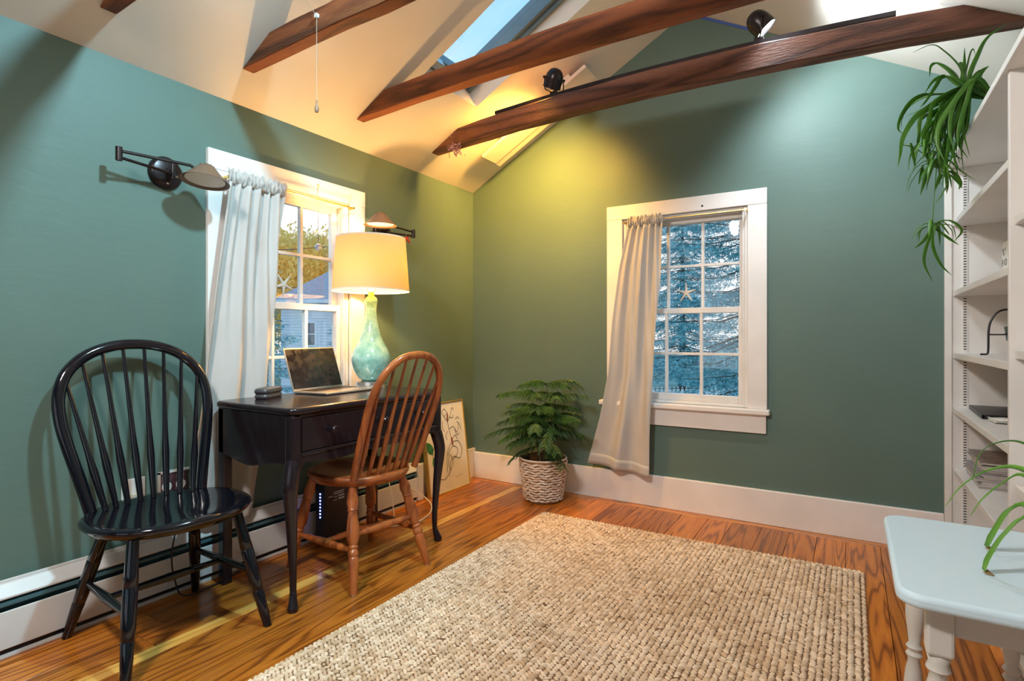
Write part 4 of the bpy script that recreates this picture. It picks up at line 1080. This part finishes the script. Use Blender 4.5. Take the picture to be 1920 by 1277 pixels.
def braid(a, b, nm='edge_braid'):
    a, b = Vector(a), Vector(b); L = (b - a).length; d = (b - a) / L; s = Vector((-d.y, d.x, 0)); mb = MB()
    k = int(L / .018)
    for i in range(k):
        c = a + d * (i + .5) * .018; sg = 1 if i % 2 else -1
        mb.tube([c - d * .011 - s * .006 * sg, c + Vector((0, 0, .005)), c + d * .011 + s * .006 * sg], [.003, .0065, .003], 6)
    e_ = mb.build(nm, M_JUTE, t, 60); e_['kind'] = 'stuff'
zb = .008
braid((RX0, RY0, zb), (RX0, RY1, zb)); braid((RX1, RY0, zb), (RX1, RY1, zb)); braid((RX0, RY1, zb), (RX1, RY1, zb)); braid((RX0, RY0, zb), (RX1, RY0, zb))

# ------------------------------------------------------------------ Norfolk pine in a basket
t = thing('potted_norfolk_pine', 'small Norfolk pine in a whitewashed woven basket in the corner', 'potted plant', (.72, -.24, 0))
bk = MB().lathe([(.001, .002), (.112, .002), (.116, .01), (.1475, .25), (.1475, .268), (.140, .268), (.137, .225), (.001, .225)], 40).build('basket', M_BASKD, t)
wv = MB(); rows = 15
for r_ in range(rows):
    z = .012 + .243 * (r_ + .5) / rows; R0 = .1155 + (.148 - .1155) * (z / .26); m = 22
    for k in range(m):
        a0 = 2 * PI * (k + .5 * (r_ % 2)) / m; P = []; da = 2 * PI / m * .62
        for q in range(5):
            s = q / 4 * 2 - 1; P.append(((R0 + .006 * (1 - s * s)) * math.cos(a0 + da * s), (R0 + .006 * (1 - s * s)) * math.sin(a0 + da * s), z + .004 * s * (1 if k % 2 else -1) + rr.uniform(-.001, .001)))
        wv.tube(P, [.0025, .0062, .0072, .0062, .0025], 6, True, .7, up=(0, 0, 1))
o = wv.build('woven_strands', M_BASKET, t, 60); o['kind'] = 'stuff'
MB().lathe([(.1485, .262), (.153, .268), (.1485, .275), (.142, .272), (.1485, .262)], 40, cap=False).build('rim', M_BASKET, t)
MB().lathe([(.001, .232), (.08, .234), (.136, .226)], 30, cap=False).build('soil', M_SOIL, t)
rp = random.Random(21)
def frond(base, az, L, rise, droop, name='frond'):
    mb = MB(); d = Vector((math.cos(az), math.sin(az), 0)); sd = Vector((-d.y, d.x, 0))
    pt = lambda s: Vector(base) + d * L * s + Vector((0, 0, L * (rise * s - droop * s * s)))
    k = 8; mb.tube([pt(i / k) for i in range(k + 1)], [.0032 - .0024 * i / k for i in range(k + 1)], 5)
    nb = max(8, int(L / .0145))
    for i in range(nb):
        s = .14 + .86 * i / nb
        for sg in (1, -1):
            bl = (.062 * (1 - .55 * s) * min(1, L / .2) + .014) * rp.uniform(.85, 1.1)
            dd = (d * .55 + sd * sg * .75 + Vector((0, 0, -.25 - .5 * rp.random()))).normalized()
            p0 = pt(s); p1 = p0 + dd * bl * .5 + Vector((0, 0, .004)); p2 = p0 + dd * bl + Vector((0, 0, -.22 * bl))
            mb.tube([p0, p1, p2], [.0026, .0034, .0012], 4, False)
            side = dd.cross(Vector((0, 0, 1))).normalized(); m = 7
            for q in range(m):
                f_ = (q + .3) / m; c = p0.lerp(p2, f_) + Vector((0, 0, .008 * (1 - (2 * f_ - 1) ** 2) * .5))
                for s2 in (1, -1):
                    tip = c + side * s2 * .0105 + dd * .008 + Vector((0, 0, .003)); mb.add([c - dd * .0022, c + dd * .0022, tip], [(0, 1, 2)])
    return mb.build(name, M_PINE, t, 0)
stems = [((.0, .0), (.02, .01), .735), ((-.03, .015), (-.08, .0), .665), ((.03, -.01), (.10, -.02), .66), ((.005, -.035), (-.01, -.08), .59)]
for (bx_, by_), (tx_, ty_), H in stems:
    P = smooth_pts([(bx_, by_, .225), (bx_ * .5 + tx_ * .5 - .01, by_ * .5 + ty_ * .5, .225 + (H - .225) * .5), (tx_, ty_, H)], 5)
    MB().tube(P, [.0055 - .004 * i / (len(P) - 1) for i in range(len(P))], 7).build('stem', M_STEM, t)
    nl = 3; off = rp.uniform(0, 6)
    for l in range(nl):
        f_ = .56 + .44 * l / (nl - 1); c = P[min(len(P) - 1, int(f_ * (len(P) - 1)))]
        cnt = 4
        for b in range(cnt):
            az = off + l * .8 + 2 * PI * b / cnt + rp.uniform(-.25, .25)
            L = (.285 - .08 * (l / (nl - 1))) * rp.uniform(.7, 1.15)
            wy = c.y + t.location.y + math.sin(az) * L          # stay clear of the wall
            if wy > -.035: L = max(.07, (-.035 - c.y - t.location.y) / max(.05, math.sin(az)))
            frond(c, az, L, .42 if l else .22, .42 if l else .40)
for az, L in ((3.6, .20), (-.5, .20)): frond((.02 * math.cos(az), .02 * math.sin(az), .34), az, L, .0, .55)

# ------------------------------------------------------------------ bookcase
BX, BB = 2.800, RW - .001
DV = -1.145
t = thing('built_in_bookcase', 'tall white built-in bookcase with adjustable shelves along the right wall', 'bookcase', (2.96, -1.25, 0), world=True)
ZTOP = 1.862
BE = -2.45
MB().box(2.776, BX + .004, -.030, -.0005, .0, ZTOP - .025).build('corner_stile', M_SHELF, t, 0, .003)
MB().box(BX + .004, BB, -.022, -.0005, .0, ZTOP - .025).build('end_panel', M_SHELF, t, 0, .002)
MB().box(BX, BB, DV - .022, DV, .0, ZTOP - .025).build('divider', M_SHELF, t, 0, .002)
MB().box(BX, BB, BE - .022, BE, .0, ZTOP - .025).build('end_panel', M_SHELF, t, 0, .002)
MB().box(BB - .012, BB, BE, -.022, .0, ZTOP - .025).build('back_panel', plain('beige_back_board', (.60, .54, .47), .6, var=.05), t, 0)
MB().box(BX - .014, BB, BE - .03, -.001, ZTOP - .025, ZTOP).build('top_board', M_SHELF, t, 0, .003)
SH = (1.587, 1.256, .962, .703, .415, .10)
for z in SH:
    MB().box(BX + .008, BB - .014, DV + .002, -.024, z - .026, z).build('shelf', M_SHELF, t, 0, .002)
for z in (1.40, 1.0, .6, .10):
    MB().box(BX + .012, BB - .014, BE + .002, DV - .024, z - .026, z).build('shelf', M_SHELF, t, 0, .002)
MB().box(BX + .02, BX + .035, DV, -.024, .0, .075).build('toe_board', M_SHELF, t, 0, .002)
for xx in (BX + .052, BB - .075):
    s = MB().box(xx - .010, xx + .010, -.0255, -.022, .08, ZTOP - .03).build('shelf_standard', M_SHELF, t, 0)
    hs = MB()
    for k in range(138):
        z = .09 + k * .0125
        if not any(zz - .03 < z < zz + .004 for zz in SH): hs.box(xx - .0055, xx + .0055, -.0262, -.0254, z, z + .0045)
    h_ = hs.build('slots', M_PERF, s, 0); h_['kind'] = 'stuff'
# things on the shelves
t = thing('word_sign', 'small cream sign board with dark letters standing on the shelf', 'sign', (2.96, -.36, 1.2565))
MB().box(-.008, .008, -.15, .15, 0, .185).build('board', M_SIGN, t, 0, .002)
def text(s, size, loc, rot, mat, par, name='lettering'):
    c = bpy.data.curves.new(name, 'FONT'); c.body = s; c.size = size; c.extrude = .0004; c.align_x = 'LEFT'
    o = bpy.data.objects.new(name, c); col.objects.link(o)
    dg = bpy.context.evaluated_depsgraph_get(); me = bpy.data.meshes.new_from_object(o.evaluated_get(dg)); bpy.data.objects.remove(o)
    me.materials.append(mat); q = link(name, me, par); q.location = loc; q.rotation_euler = rot; return q
text("' L '", .040, (-.0086, .146, .130), (PI / 2, 0, -PI / 2), M_INK, t); text('F I O', .040, (-.0086, .146, .084), (PI / 2, 0, -PI / 2), M_INK, t)
t = thing('candle_arch', 'black iron arch candle holder with a glass votive cup on the shelf', 'candle holder', (2.952, -.36, .9625), -PI / 2)
MB().tube(smooth_pts([(0, -.096, .003), (0, -.074, .005), (0, -.070, .03), (0, -.068, .115), (0, -.052, .162), (0, -.03, .184), (0, 0, .188), (0, .03, .184), (0, .052, .162), (0, .068, .115), (0, .070, .03), (0, .074, .005), (0, .096, .003)], 5), .004, 8, True, .8).build('arch', M_IRON, t)
MB().tube([(0, .068, .085), (0, -.068, .085)], .0028, 8).build('crossbar', M_IRON, t)
MB().lathe([(.0185, .083), (.022, .085), (.022, .089), (.0185, .089), (.0185, .083)], 20, cap=False).build('ring', M_IRON, t)
MB().lathe([(.001, .060), (.014, .060), (.0165, .085), (.021, .118), (.0198, .118), (.015, .085), (.012, .064), (.001, .064)], 24).build('votive_cup', M_CGLASS, t)
t = thing('notebook', 'black covered notebook lying flat on the shelf above the magazines', 'notebook', (2.965, -.25, .7035), math.radians(-2))
MB().box(-.105, .105, -.19, .19, 0, .004).build('cover', M_PLASTIC, t, 0, .001); MB().box(-.100, .102, -.185, .185, .004, .015).build('pages', M_PLASTIC, t, 0); MB().box(-.105, .105, -.19, .19, .015, .019).build('cover', M_PLASTIC, t, 0, .001)
MB().box(-.110, -.105, -.19, .19, 0, .019).build('spine', M_PLASTIC, t, 0, .003)
t = thing('loose_papers', 'crumpled white papers lying at the near end of the black notebook', 'papers', (2.965, -.52, .7035), .05)
for k in range(3):
    MB().grid(lambda u, v, k=k: (-.10 + .19 * u, -.05 + .11 * v, .002 + k * .005 + .004 * (1 + math.sin(u * 11 + k * 2)) * math.exp(-4 * u)), 24, 6).build('sheet', M_PAPER, t, 180, solid=.0015)
rm = random.Random(8)
ORD = ['topmost', 'second', 'third', 'fourth', 'fifth', 'sixth', 'seventh', 'eighth', 'ninth', 'tenth', 'eleventh', 'twelfth', 'thirteenth', 'fourteenth', 'fifteenth', 'lowest']
zz = .4155; M_MAGS = {}
for k in range(16):
    th = rm.uniform(.0048, .0078); w_ = .108 + rm.uniform(-.006, .004); l_ = .168 + rm.uniform(-.006, .004); o_ = ORD[15 - k]
    t = thing('magazine', '%s magazine%s in the flat stack on the bookcase' % (o_, '' if k in (0, 15) else ' from the top'), 'magazine', (2.955 + rm.uniform(-.007, .007) + (.012 if k > 8 else 0), -.24 + rm.uniform(-.008, .008) + (.02 if k > 8 else -.01), zz), math.radians(rm.uniform(-2, 2)), 'stack of magazines on the bookcase')
    tone = rm.choice(((.58, .54, .50), (.42, .36, .33), (.25, .20, .18), (.66, .62, .58), (.33, .30, .32)))
    if tone not in M_MAGS: M_MAGS[tone] = plain('magazine_cover', tone, .45, var=.3, scale=18)
    MB().box(-w_, w_, -l_, l_, .0006, th - .0012).build('pages', M_MAG, t, 0)
    MB().box(-w_ - .001, w_, -l_ - .001, l_ + .001, th - .0012, th - .0001).build('cover', M_MAGS[tone], t, 0)
    zz += th

# ------------------------------------------------------------------ spider plant on the bookcase
def leaf(t, pts, w, mat=M_SPIDER, side=None, fold=.45, name='leaf', tip=None):
    P = smooth_pts(pts, 6); k = len(P)
    ws = [w * min(1, .45 + 2.2 * (i / (k - 1))) * (1 - max(0, (i / (k - 1) - .45) / .55) ** 1.7) + .0004 for i in range(k)]
    d = P[-1] - P[0]; s = side or Vector((-d.y, d.x, 0))
    if Vector(s).length < 1e-3: s = Vector((0, 1, 0))
    return MB().ribbon(P, ws, s, fold).build(name, mat, t, 180, solid=.0006)
t = thing('spider_plant', 'spider plant trailing over the front of the bookcase top', 'potted plant', (2.945, -.60, ZTOP), world=True)
Mx = Matrix.Translation((2.945, -.60, ZTOP))
MB().lathe([(.001, .0), (.040, .0), (.046, .02), (.052, .05), (.054, .05), (.054, .058), (.049, .058), (.046, .048), (.001, .045)], 28, Mx).build('pot', plain('green_glazed_pot', (.10, .13, .06), .4), t)
MB().lathe([(.001, .049), (.046, .049)], 20, Mx, cap=False).build('soil', M_SOIL, t)
rs = random.Random(14)
LEAVES = [[(2.772, 2.02), (2.749, 2.085), (2.71, 2.146), (2.667, 2.188), (2.604, 2.174)], [(2.77, 2.021), (2.74, 2.092), (2.697, 2.144), (2.673, 2.142), (2.669, 2.102)], [(2.776, 2.019), (2.778, 2.104), (2.779, 2.184)], [(2.778, 2.029), (2.785, 2.103), (2.797, 2.15), (2.807, 2.131)], [(2.783, 2.018), (2.807, 2.102), (2.832, 2.154), (2.884, 2.187)], [(2.776, 2.019), (2.766, 2.086), (2.76, 2.106), (2.753, 2.103)], [(2.791, 2.016), (2.807, 2.054), (2.824, 2.066), (2.828, 2.033)], [(2.799, 2.008), (2.82, 2.046), (2.84, 2.062)], [(2.757, 2.018), (2.732, 2.035), (2.693, 2.044), (2.671, 2.006), (2.64, 1.952), (2.625, 1.933)], [(2.753, 2.014), (2.71, 2.027), (2.654, 2.026), (2.604, 1.999), (2.577, 1.954), (2.575, 1.91)], [(2.749, 1.999), (2.697, 2.013), (2.645, 2.023), (2.6, 2.0), (2.568, 1.945), (2.562, 1.901), (2.581, 1.88)], [(2.757, 2.034), (2.728, 2.071), (2.706, 2.077), (2.676, 2.065), (2.649, 2.022)], [(2.71, 1.986), (2.667, 1.979), (2.627, 1.966), (2.586, 1.952)], [(2.71, 1.975), (2.654, 1.943), (2.609, 1.908), (2.572, 1.837), (2.563, 1.771), (2.556, 1.722)], [(2.719, 1.978), (2.706, 1.938), (2.702, 1.857), (2.71, 1.79), (2.715, 1.746)], [(2.715, 1.969), (2.71, 1.91), (2.697, 1.841), (2.702, 1.802)], [(2.774, 1.945), (2.753, 1.906), (2.736, 1.856), (2.732, 1.838)], [(2.757, 1.895), (2.749, 1.842), (2.747, 1.81)], [(2.689, 1.931), (2.676, 1.878), (2.667, 1.82), (2.673, 1.764)], [(2.676, 1.933), (2.658, 1.893), (2.64, 1.858), (2.627, 1.827)], [(2.667, 1.924), (2.654, 1.861), (2.662, 1.793), (2.684, 1.745), (2.697, 1.732)], [(2.577, 1.828), (2.613, 1.81), (2.654, 1.773)], [(2.595, 1.805), (2.602, 1.759), (2.613, 1.71)], [(2.693, 1.738), (2.706, 1.693), (2.715, 1.637), (2.715, 1.599)], [(2.697, 1.743), (2.723, 1.717), (2.757, 1.669), (2.797, 1.631)], [(2.71, 1.697), (2.74, 1.682), (2.76, 1.641), (2.757, 1.617)], [(2.715, 1.664), (2.736, 1.629), (2.755, 1.599)], [(2.715, 1.637), (2.697, 1.596), (2.684, 1.573)], [(2.667, 1.726), (2.649, 1.679), (2.629, 1.599)], [(2.697, 1.672), (2.684, 1.652), (2.673, 1.607)], [(2.719, 1.74), (2.74, 1.736), (2.764, 1.721)], [(2.706, 1.796), (2.723, 1.804), (2.738, 1.796)], [(2.64, 1.731), (2.634, 1.693), (2.629, 1.655)], [(2.654, 1.784), (2.667, 1.743), (2.654, 1.706), (2.64, 1.681)], [(2.732, 1.954), (2.723, 1.912), (2.715, 1.882), (2.719, 1.826)], [(2.74, 1.941), (2.74, 1.909), (2.736, 1.877)], [(2.697, 1.961), (2.689, 1.887), (2.68, 1.834), (2.684, 1.795)]]
for i, P in enumerate(LEAVES):        # (x, z) of the blades, each at its own distance
    y0 = -.60 + rs.uniform(-.07, .07); sw = rs.uniform(-.05, .05); n_ = len(P) - 1
    pts = [Vector((x, y0 + sw * j / n_, z)) for j, (x, z) in enumerate(P)]
    if P[0][1] > 1.99: pts = [Vector((2.87, -.60, ZTOP + .08)), Vector((2.82, y0 * .5 - .30, 1.97))] + pts
    elif P[0][1] > 1.93: pts = [Vector((2.86, -.60, ZTOP + .09)), Vector((2.79, y0, 2.0))] + pts
    leaf(t, pts, .0088 if i > 20 else .0115, side=(.85, .52 + rs.uniform(-.4, .4), rs.uniform(-.2, .2)) if i % 3 else (.2, 1, .3))
for k in range(30):
    y = -.60 + rs.uniform(-.10, .10); x = rs.uniform(2.62, 2.76); z = rs.uniform(1.84, 1.98); dz = rs.uniform(.10, .26)
    leaf(t, [Vector((2.86, -.60, ZTOP + .09)), Vector((2.79, y, 2.0)), Vector((x + .02, y, z)), Vector((x, y, z - dz * .5)), Vector((x + rs.uniform(-.03, .03), y, z - dz))], rs.uniform(.006, .009), side=(.85, rs.uniform(-.2, .9), 0))
def baby(c, n, L, w, seed, par, mat=M_SPIDER, down=.5):
    r = random.Random(seed)
    for k in range(n):
        a_ = 2 * PI * k / n + r.uniform(-.3, .3); l = L * r.uniform(.6, 1.1); d = Vector((math.cos(a_), math.sin(a_), 0))
        if c.x + d.x * l > BX - .03: d.x *= .25; 
        leaf(par, [c, c + d * l * .35 + Vector((0, 0, l * r.uniform(.05, .3))), c + d * l * .75 + Vector((0, 0, -l * down * r.uniform(.1, .6))), c + d * l * .9 + Vector((0, 0, -l * down * r.uniform(.8, 1.6)))], w * r.uniform(.7, 1.1), mat)
baby(Vector((2.69, -.62, 1.70)), 13, .11, .005, 2, t); baby(Vector((2.70, -.60, 1.76)), 10, .10, .006, 3, t); baby(Vector((2.65, -.60, 1.80)), 8, .09, .005, 5, t)
rn = MB().tube(smooth_pts([(2.85, -.60, 1.95), (2.77, -.60, 1.99), (2.70, -.60, 1.85), (2.682, -.60, 1.66), (2.672, -.60, 1.485)], 8), .0016, 6).build('runner', M_SPIDER, t)
for k in range(4): MB().tube(smooth_pts([(2.85, -.62 + .02 * k, 1.95), (2.775, -.62 + .02 * k, 1.99), (2.71 - .015 * k, -.62 + .02 * k, 1.70 + .03 * k)], 6), .0015, 6).build('runner', M_STEM, t)
bc_ = Vector((2.672, -.60, 1.475)); baby(bc_, 9, .085, .006, 11, t)
for pts in ([(0, 0, -.01), (-.02, 0, -.07), (-.028, .0, -.14), (.0, .0, -.215)], [(0, 0, -.01), (.0, 0, -.08), (.025, 0, -.15), (.06, 0, -.195)], [(0, 0, 0), (-.03, 0, -.05), (-.06, 0, -.08)], [(0, 0, 0), (.04, 0, -.04), (.085, .02, -.075)], [(0, 0, .01), (.05, 0, .02), (.09, .0, -.02), (.07, 0, -.06)]):
    leaf(t, [bc_ + Vector(p) for p in pts], .0068, side=(0.85, .52, 0))
t = thing('white_pot', 'white round pot on the bookcase top behind the leaves', 'pot', (2.96, -1.18, ZTOP))
MB().lathe([(.001, 0), (.06, 0), (.08, .05), (.085, .12), (.08, .14), (.072, .14), (.076, .115), (.001, .11)], 30).build('pot', M_WPLAST, t)
MB().lathe([(.001, .115), (.07, .116)], 20, cap=False).build('soil', M_SOIL, t)

# ------------------------------------------------------------------ small table at lower right
t = thing('side_table', 'small pale painted table with turned legs at the lower right', 'table', (2.64, -1.83, 0), world=True)
tt = .562
tx0, tx1, ty0, ty1 = 2.470, 2.788, -2.095, -1.545
MB().prism(rounded_rect(tx0, tx1, ty0, ty1, .045, 7), tt - .026, tt).build('tabletop', M_TABLE, t, 35, .009, 4)
for q in ((tx0 + .06, tx0 + .078, ty0 + .085, ty1 - .085), (tx1 - .078, tx1 - .06, ty0 + .085, ty1 - .085), (tx0 + .085, tx1 - .085, ty0 + .055, ty0 + .073), (tx0 + .085, tx1 - .085, ty1 - .073, ty1 - .055)):
    MB().box(q[0], q[1], q[2], q[3], tt - .085, tt - .026).build('apron', M_TLEG, t, 0, .002)
lp = [(0, .014), (.02, .020), (.05, .0165), (.08, .0205), (.10, .0135), (.13, .016), (.2, .0215), (.26, .0215), (.36, .016), (.42, .0125), (.44, .0185), (.465, .013), (.485, .0185), (.51, .0125), (.58, .0175), (.68, .0205), (.85, .0155), (.95, .011), (1, .0105)]
for xx in (tx0 + .07, tx1 - .07):
    for yy in (ty0 + .065, ty1 - .065):
        MB().box(xx - .022, xx + .022, yy - .022, yy + .022, tt - .125, tt - .026).build('leg_block', M_TLEG, t, 0, .006)
        MB().turned((xx, yy, tt - .120), (xx - .012 * (1 if xx < 2.6 else -1), yy, 0), lp, 18).build('leg', M_TLEG, t, 50)
# leafy plant standing on the table just outside the frame
t = thing('strap_leaf_plant', 'pale pot of long green strap leaves at the right end of the small table', 'potted plant', (2.735, -2.045, tt), world=True)
Mx = Matrix.Translation((2.735, -2.045, tt))
MB().lathe([(.001, 0), (.034, 0), (.043, .07), (.046, .08), (.040, .08), (.036, .068), (.001, .066)], 24, Mx).build('pot', M_WPLAST, t)
MB().lathe([(.001, .068), (.036, .069)], 18, Mx, cap=False).build('soil', M_SOIL, t)
c0 = Vector((2.735, -2.045, tt + .075))
for pts, w, mt, dry in (
        ([(2.735, -2.04, .64), (2.72, -1.97, .745), (2.684, -1.90, .778), (2.640, -1.87, .764), (2.600, -1.85, .724), (2.570, -1.85, .674)], .0065, M_SPIDERL, False),
        ([(2.735, -2.04, .64), (2.725, -1.97, .735), (2.686, -1.90, .766), (2.655, -1.89, .742), (2.628, -1.88, .706), (2.608, -1.88, .668)], .0055, M_SPIDERL, False),
        ([(2.735, -2.04, .64), (2.735, -1.95, .70), (2.705, -1.83, .692), (2.683, -1.79, .662), (2.667, -1.765, .612), (2.656, -1.74, .568)], .0085, M_SPIDERL, True),
        ([(2.74, -2.04, .64), (2.735, -2.0, .705), (2.690, -1.92, .690), (2.660, -1.91, .650), (2.638, -1.905, .602), (2.627, -1.903, .567)], .0100, M_SPIDERL, True),
        ([(2.735, -2.04, .64), (2.715, -1.96, .80), (2.687, -1.90, .830), (2.650, -1.89, .826), (2.622, -1.89, .80), (2.610, -1.89, .745)], .0028, M_SPIDER, False),
        ([(2.74, -2.05, .64), (2.76, -2.10, .76), (2.77, -2.16, .78)], .006, M_SPIDERL, False),
        ([(2.74, -2.04, .64), (2.76, -1.98, .76), (2.765, -1.92, .80)], .006, M_SPIDERL, False)):
    P = smooth_pts(pts, 6); k = len(P)
    if dry: ws = [w * (.5 + .5 * min(1, 2 * i / (k - 1))) * (1 if i < k - 4 else 1 - .12 * (i - k + 4)) for i in range(k)]
    else: ws = [w * min(1, .5 + 2 * i / (k - 1)) * (1 - max(0, (i / (k - 1) - .5) / .5) ** 2) + .0004 for i in range(k)]
    o = MB().ribbon(P, ws, (.3, -.8, .5), .35).build('leaf', mt, t, 180, solid=.0008)
    if dry:
        e_ = P[-1]; MB().ribbon([e_, e_ + Vector((.006, -.004, -.003)), e_ + Vector((.014, -.009, -.004))], [.008, .006, .001], (.8, .5, 0), .2).build('dry_tip', M_DRY, t, 180, solid=.001)
for o in bpy.data.objects:
    if '_w' in o: del o['_w']
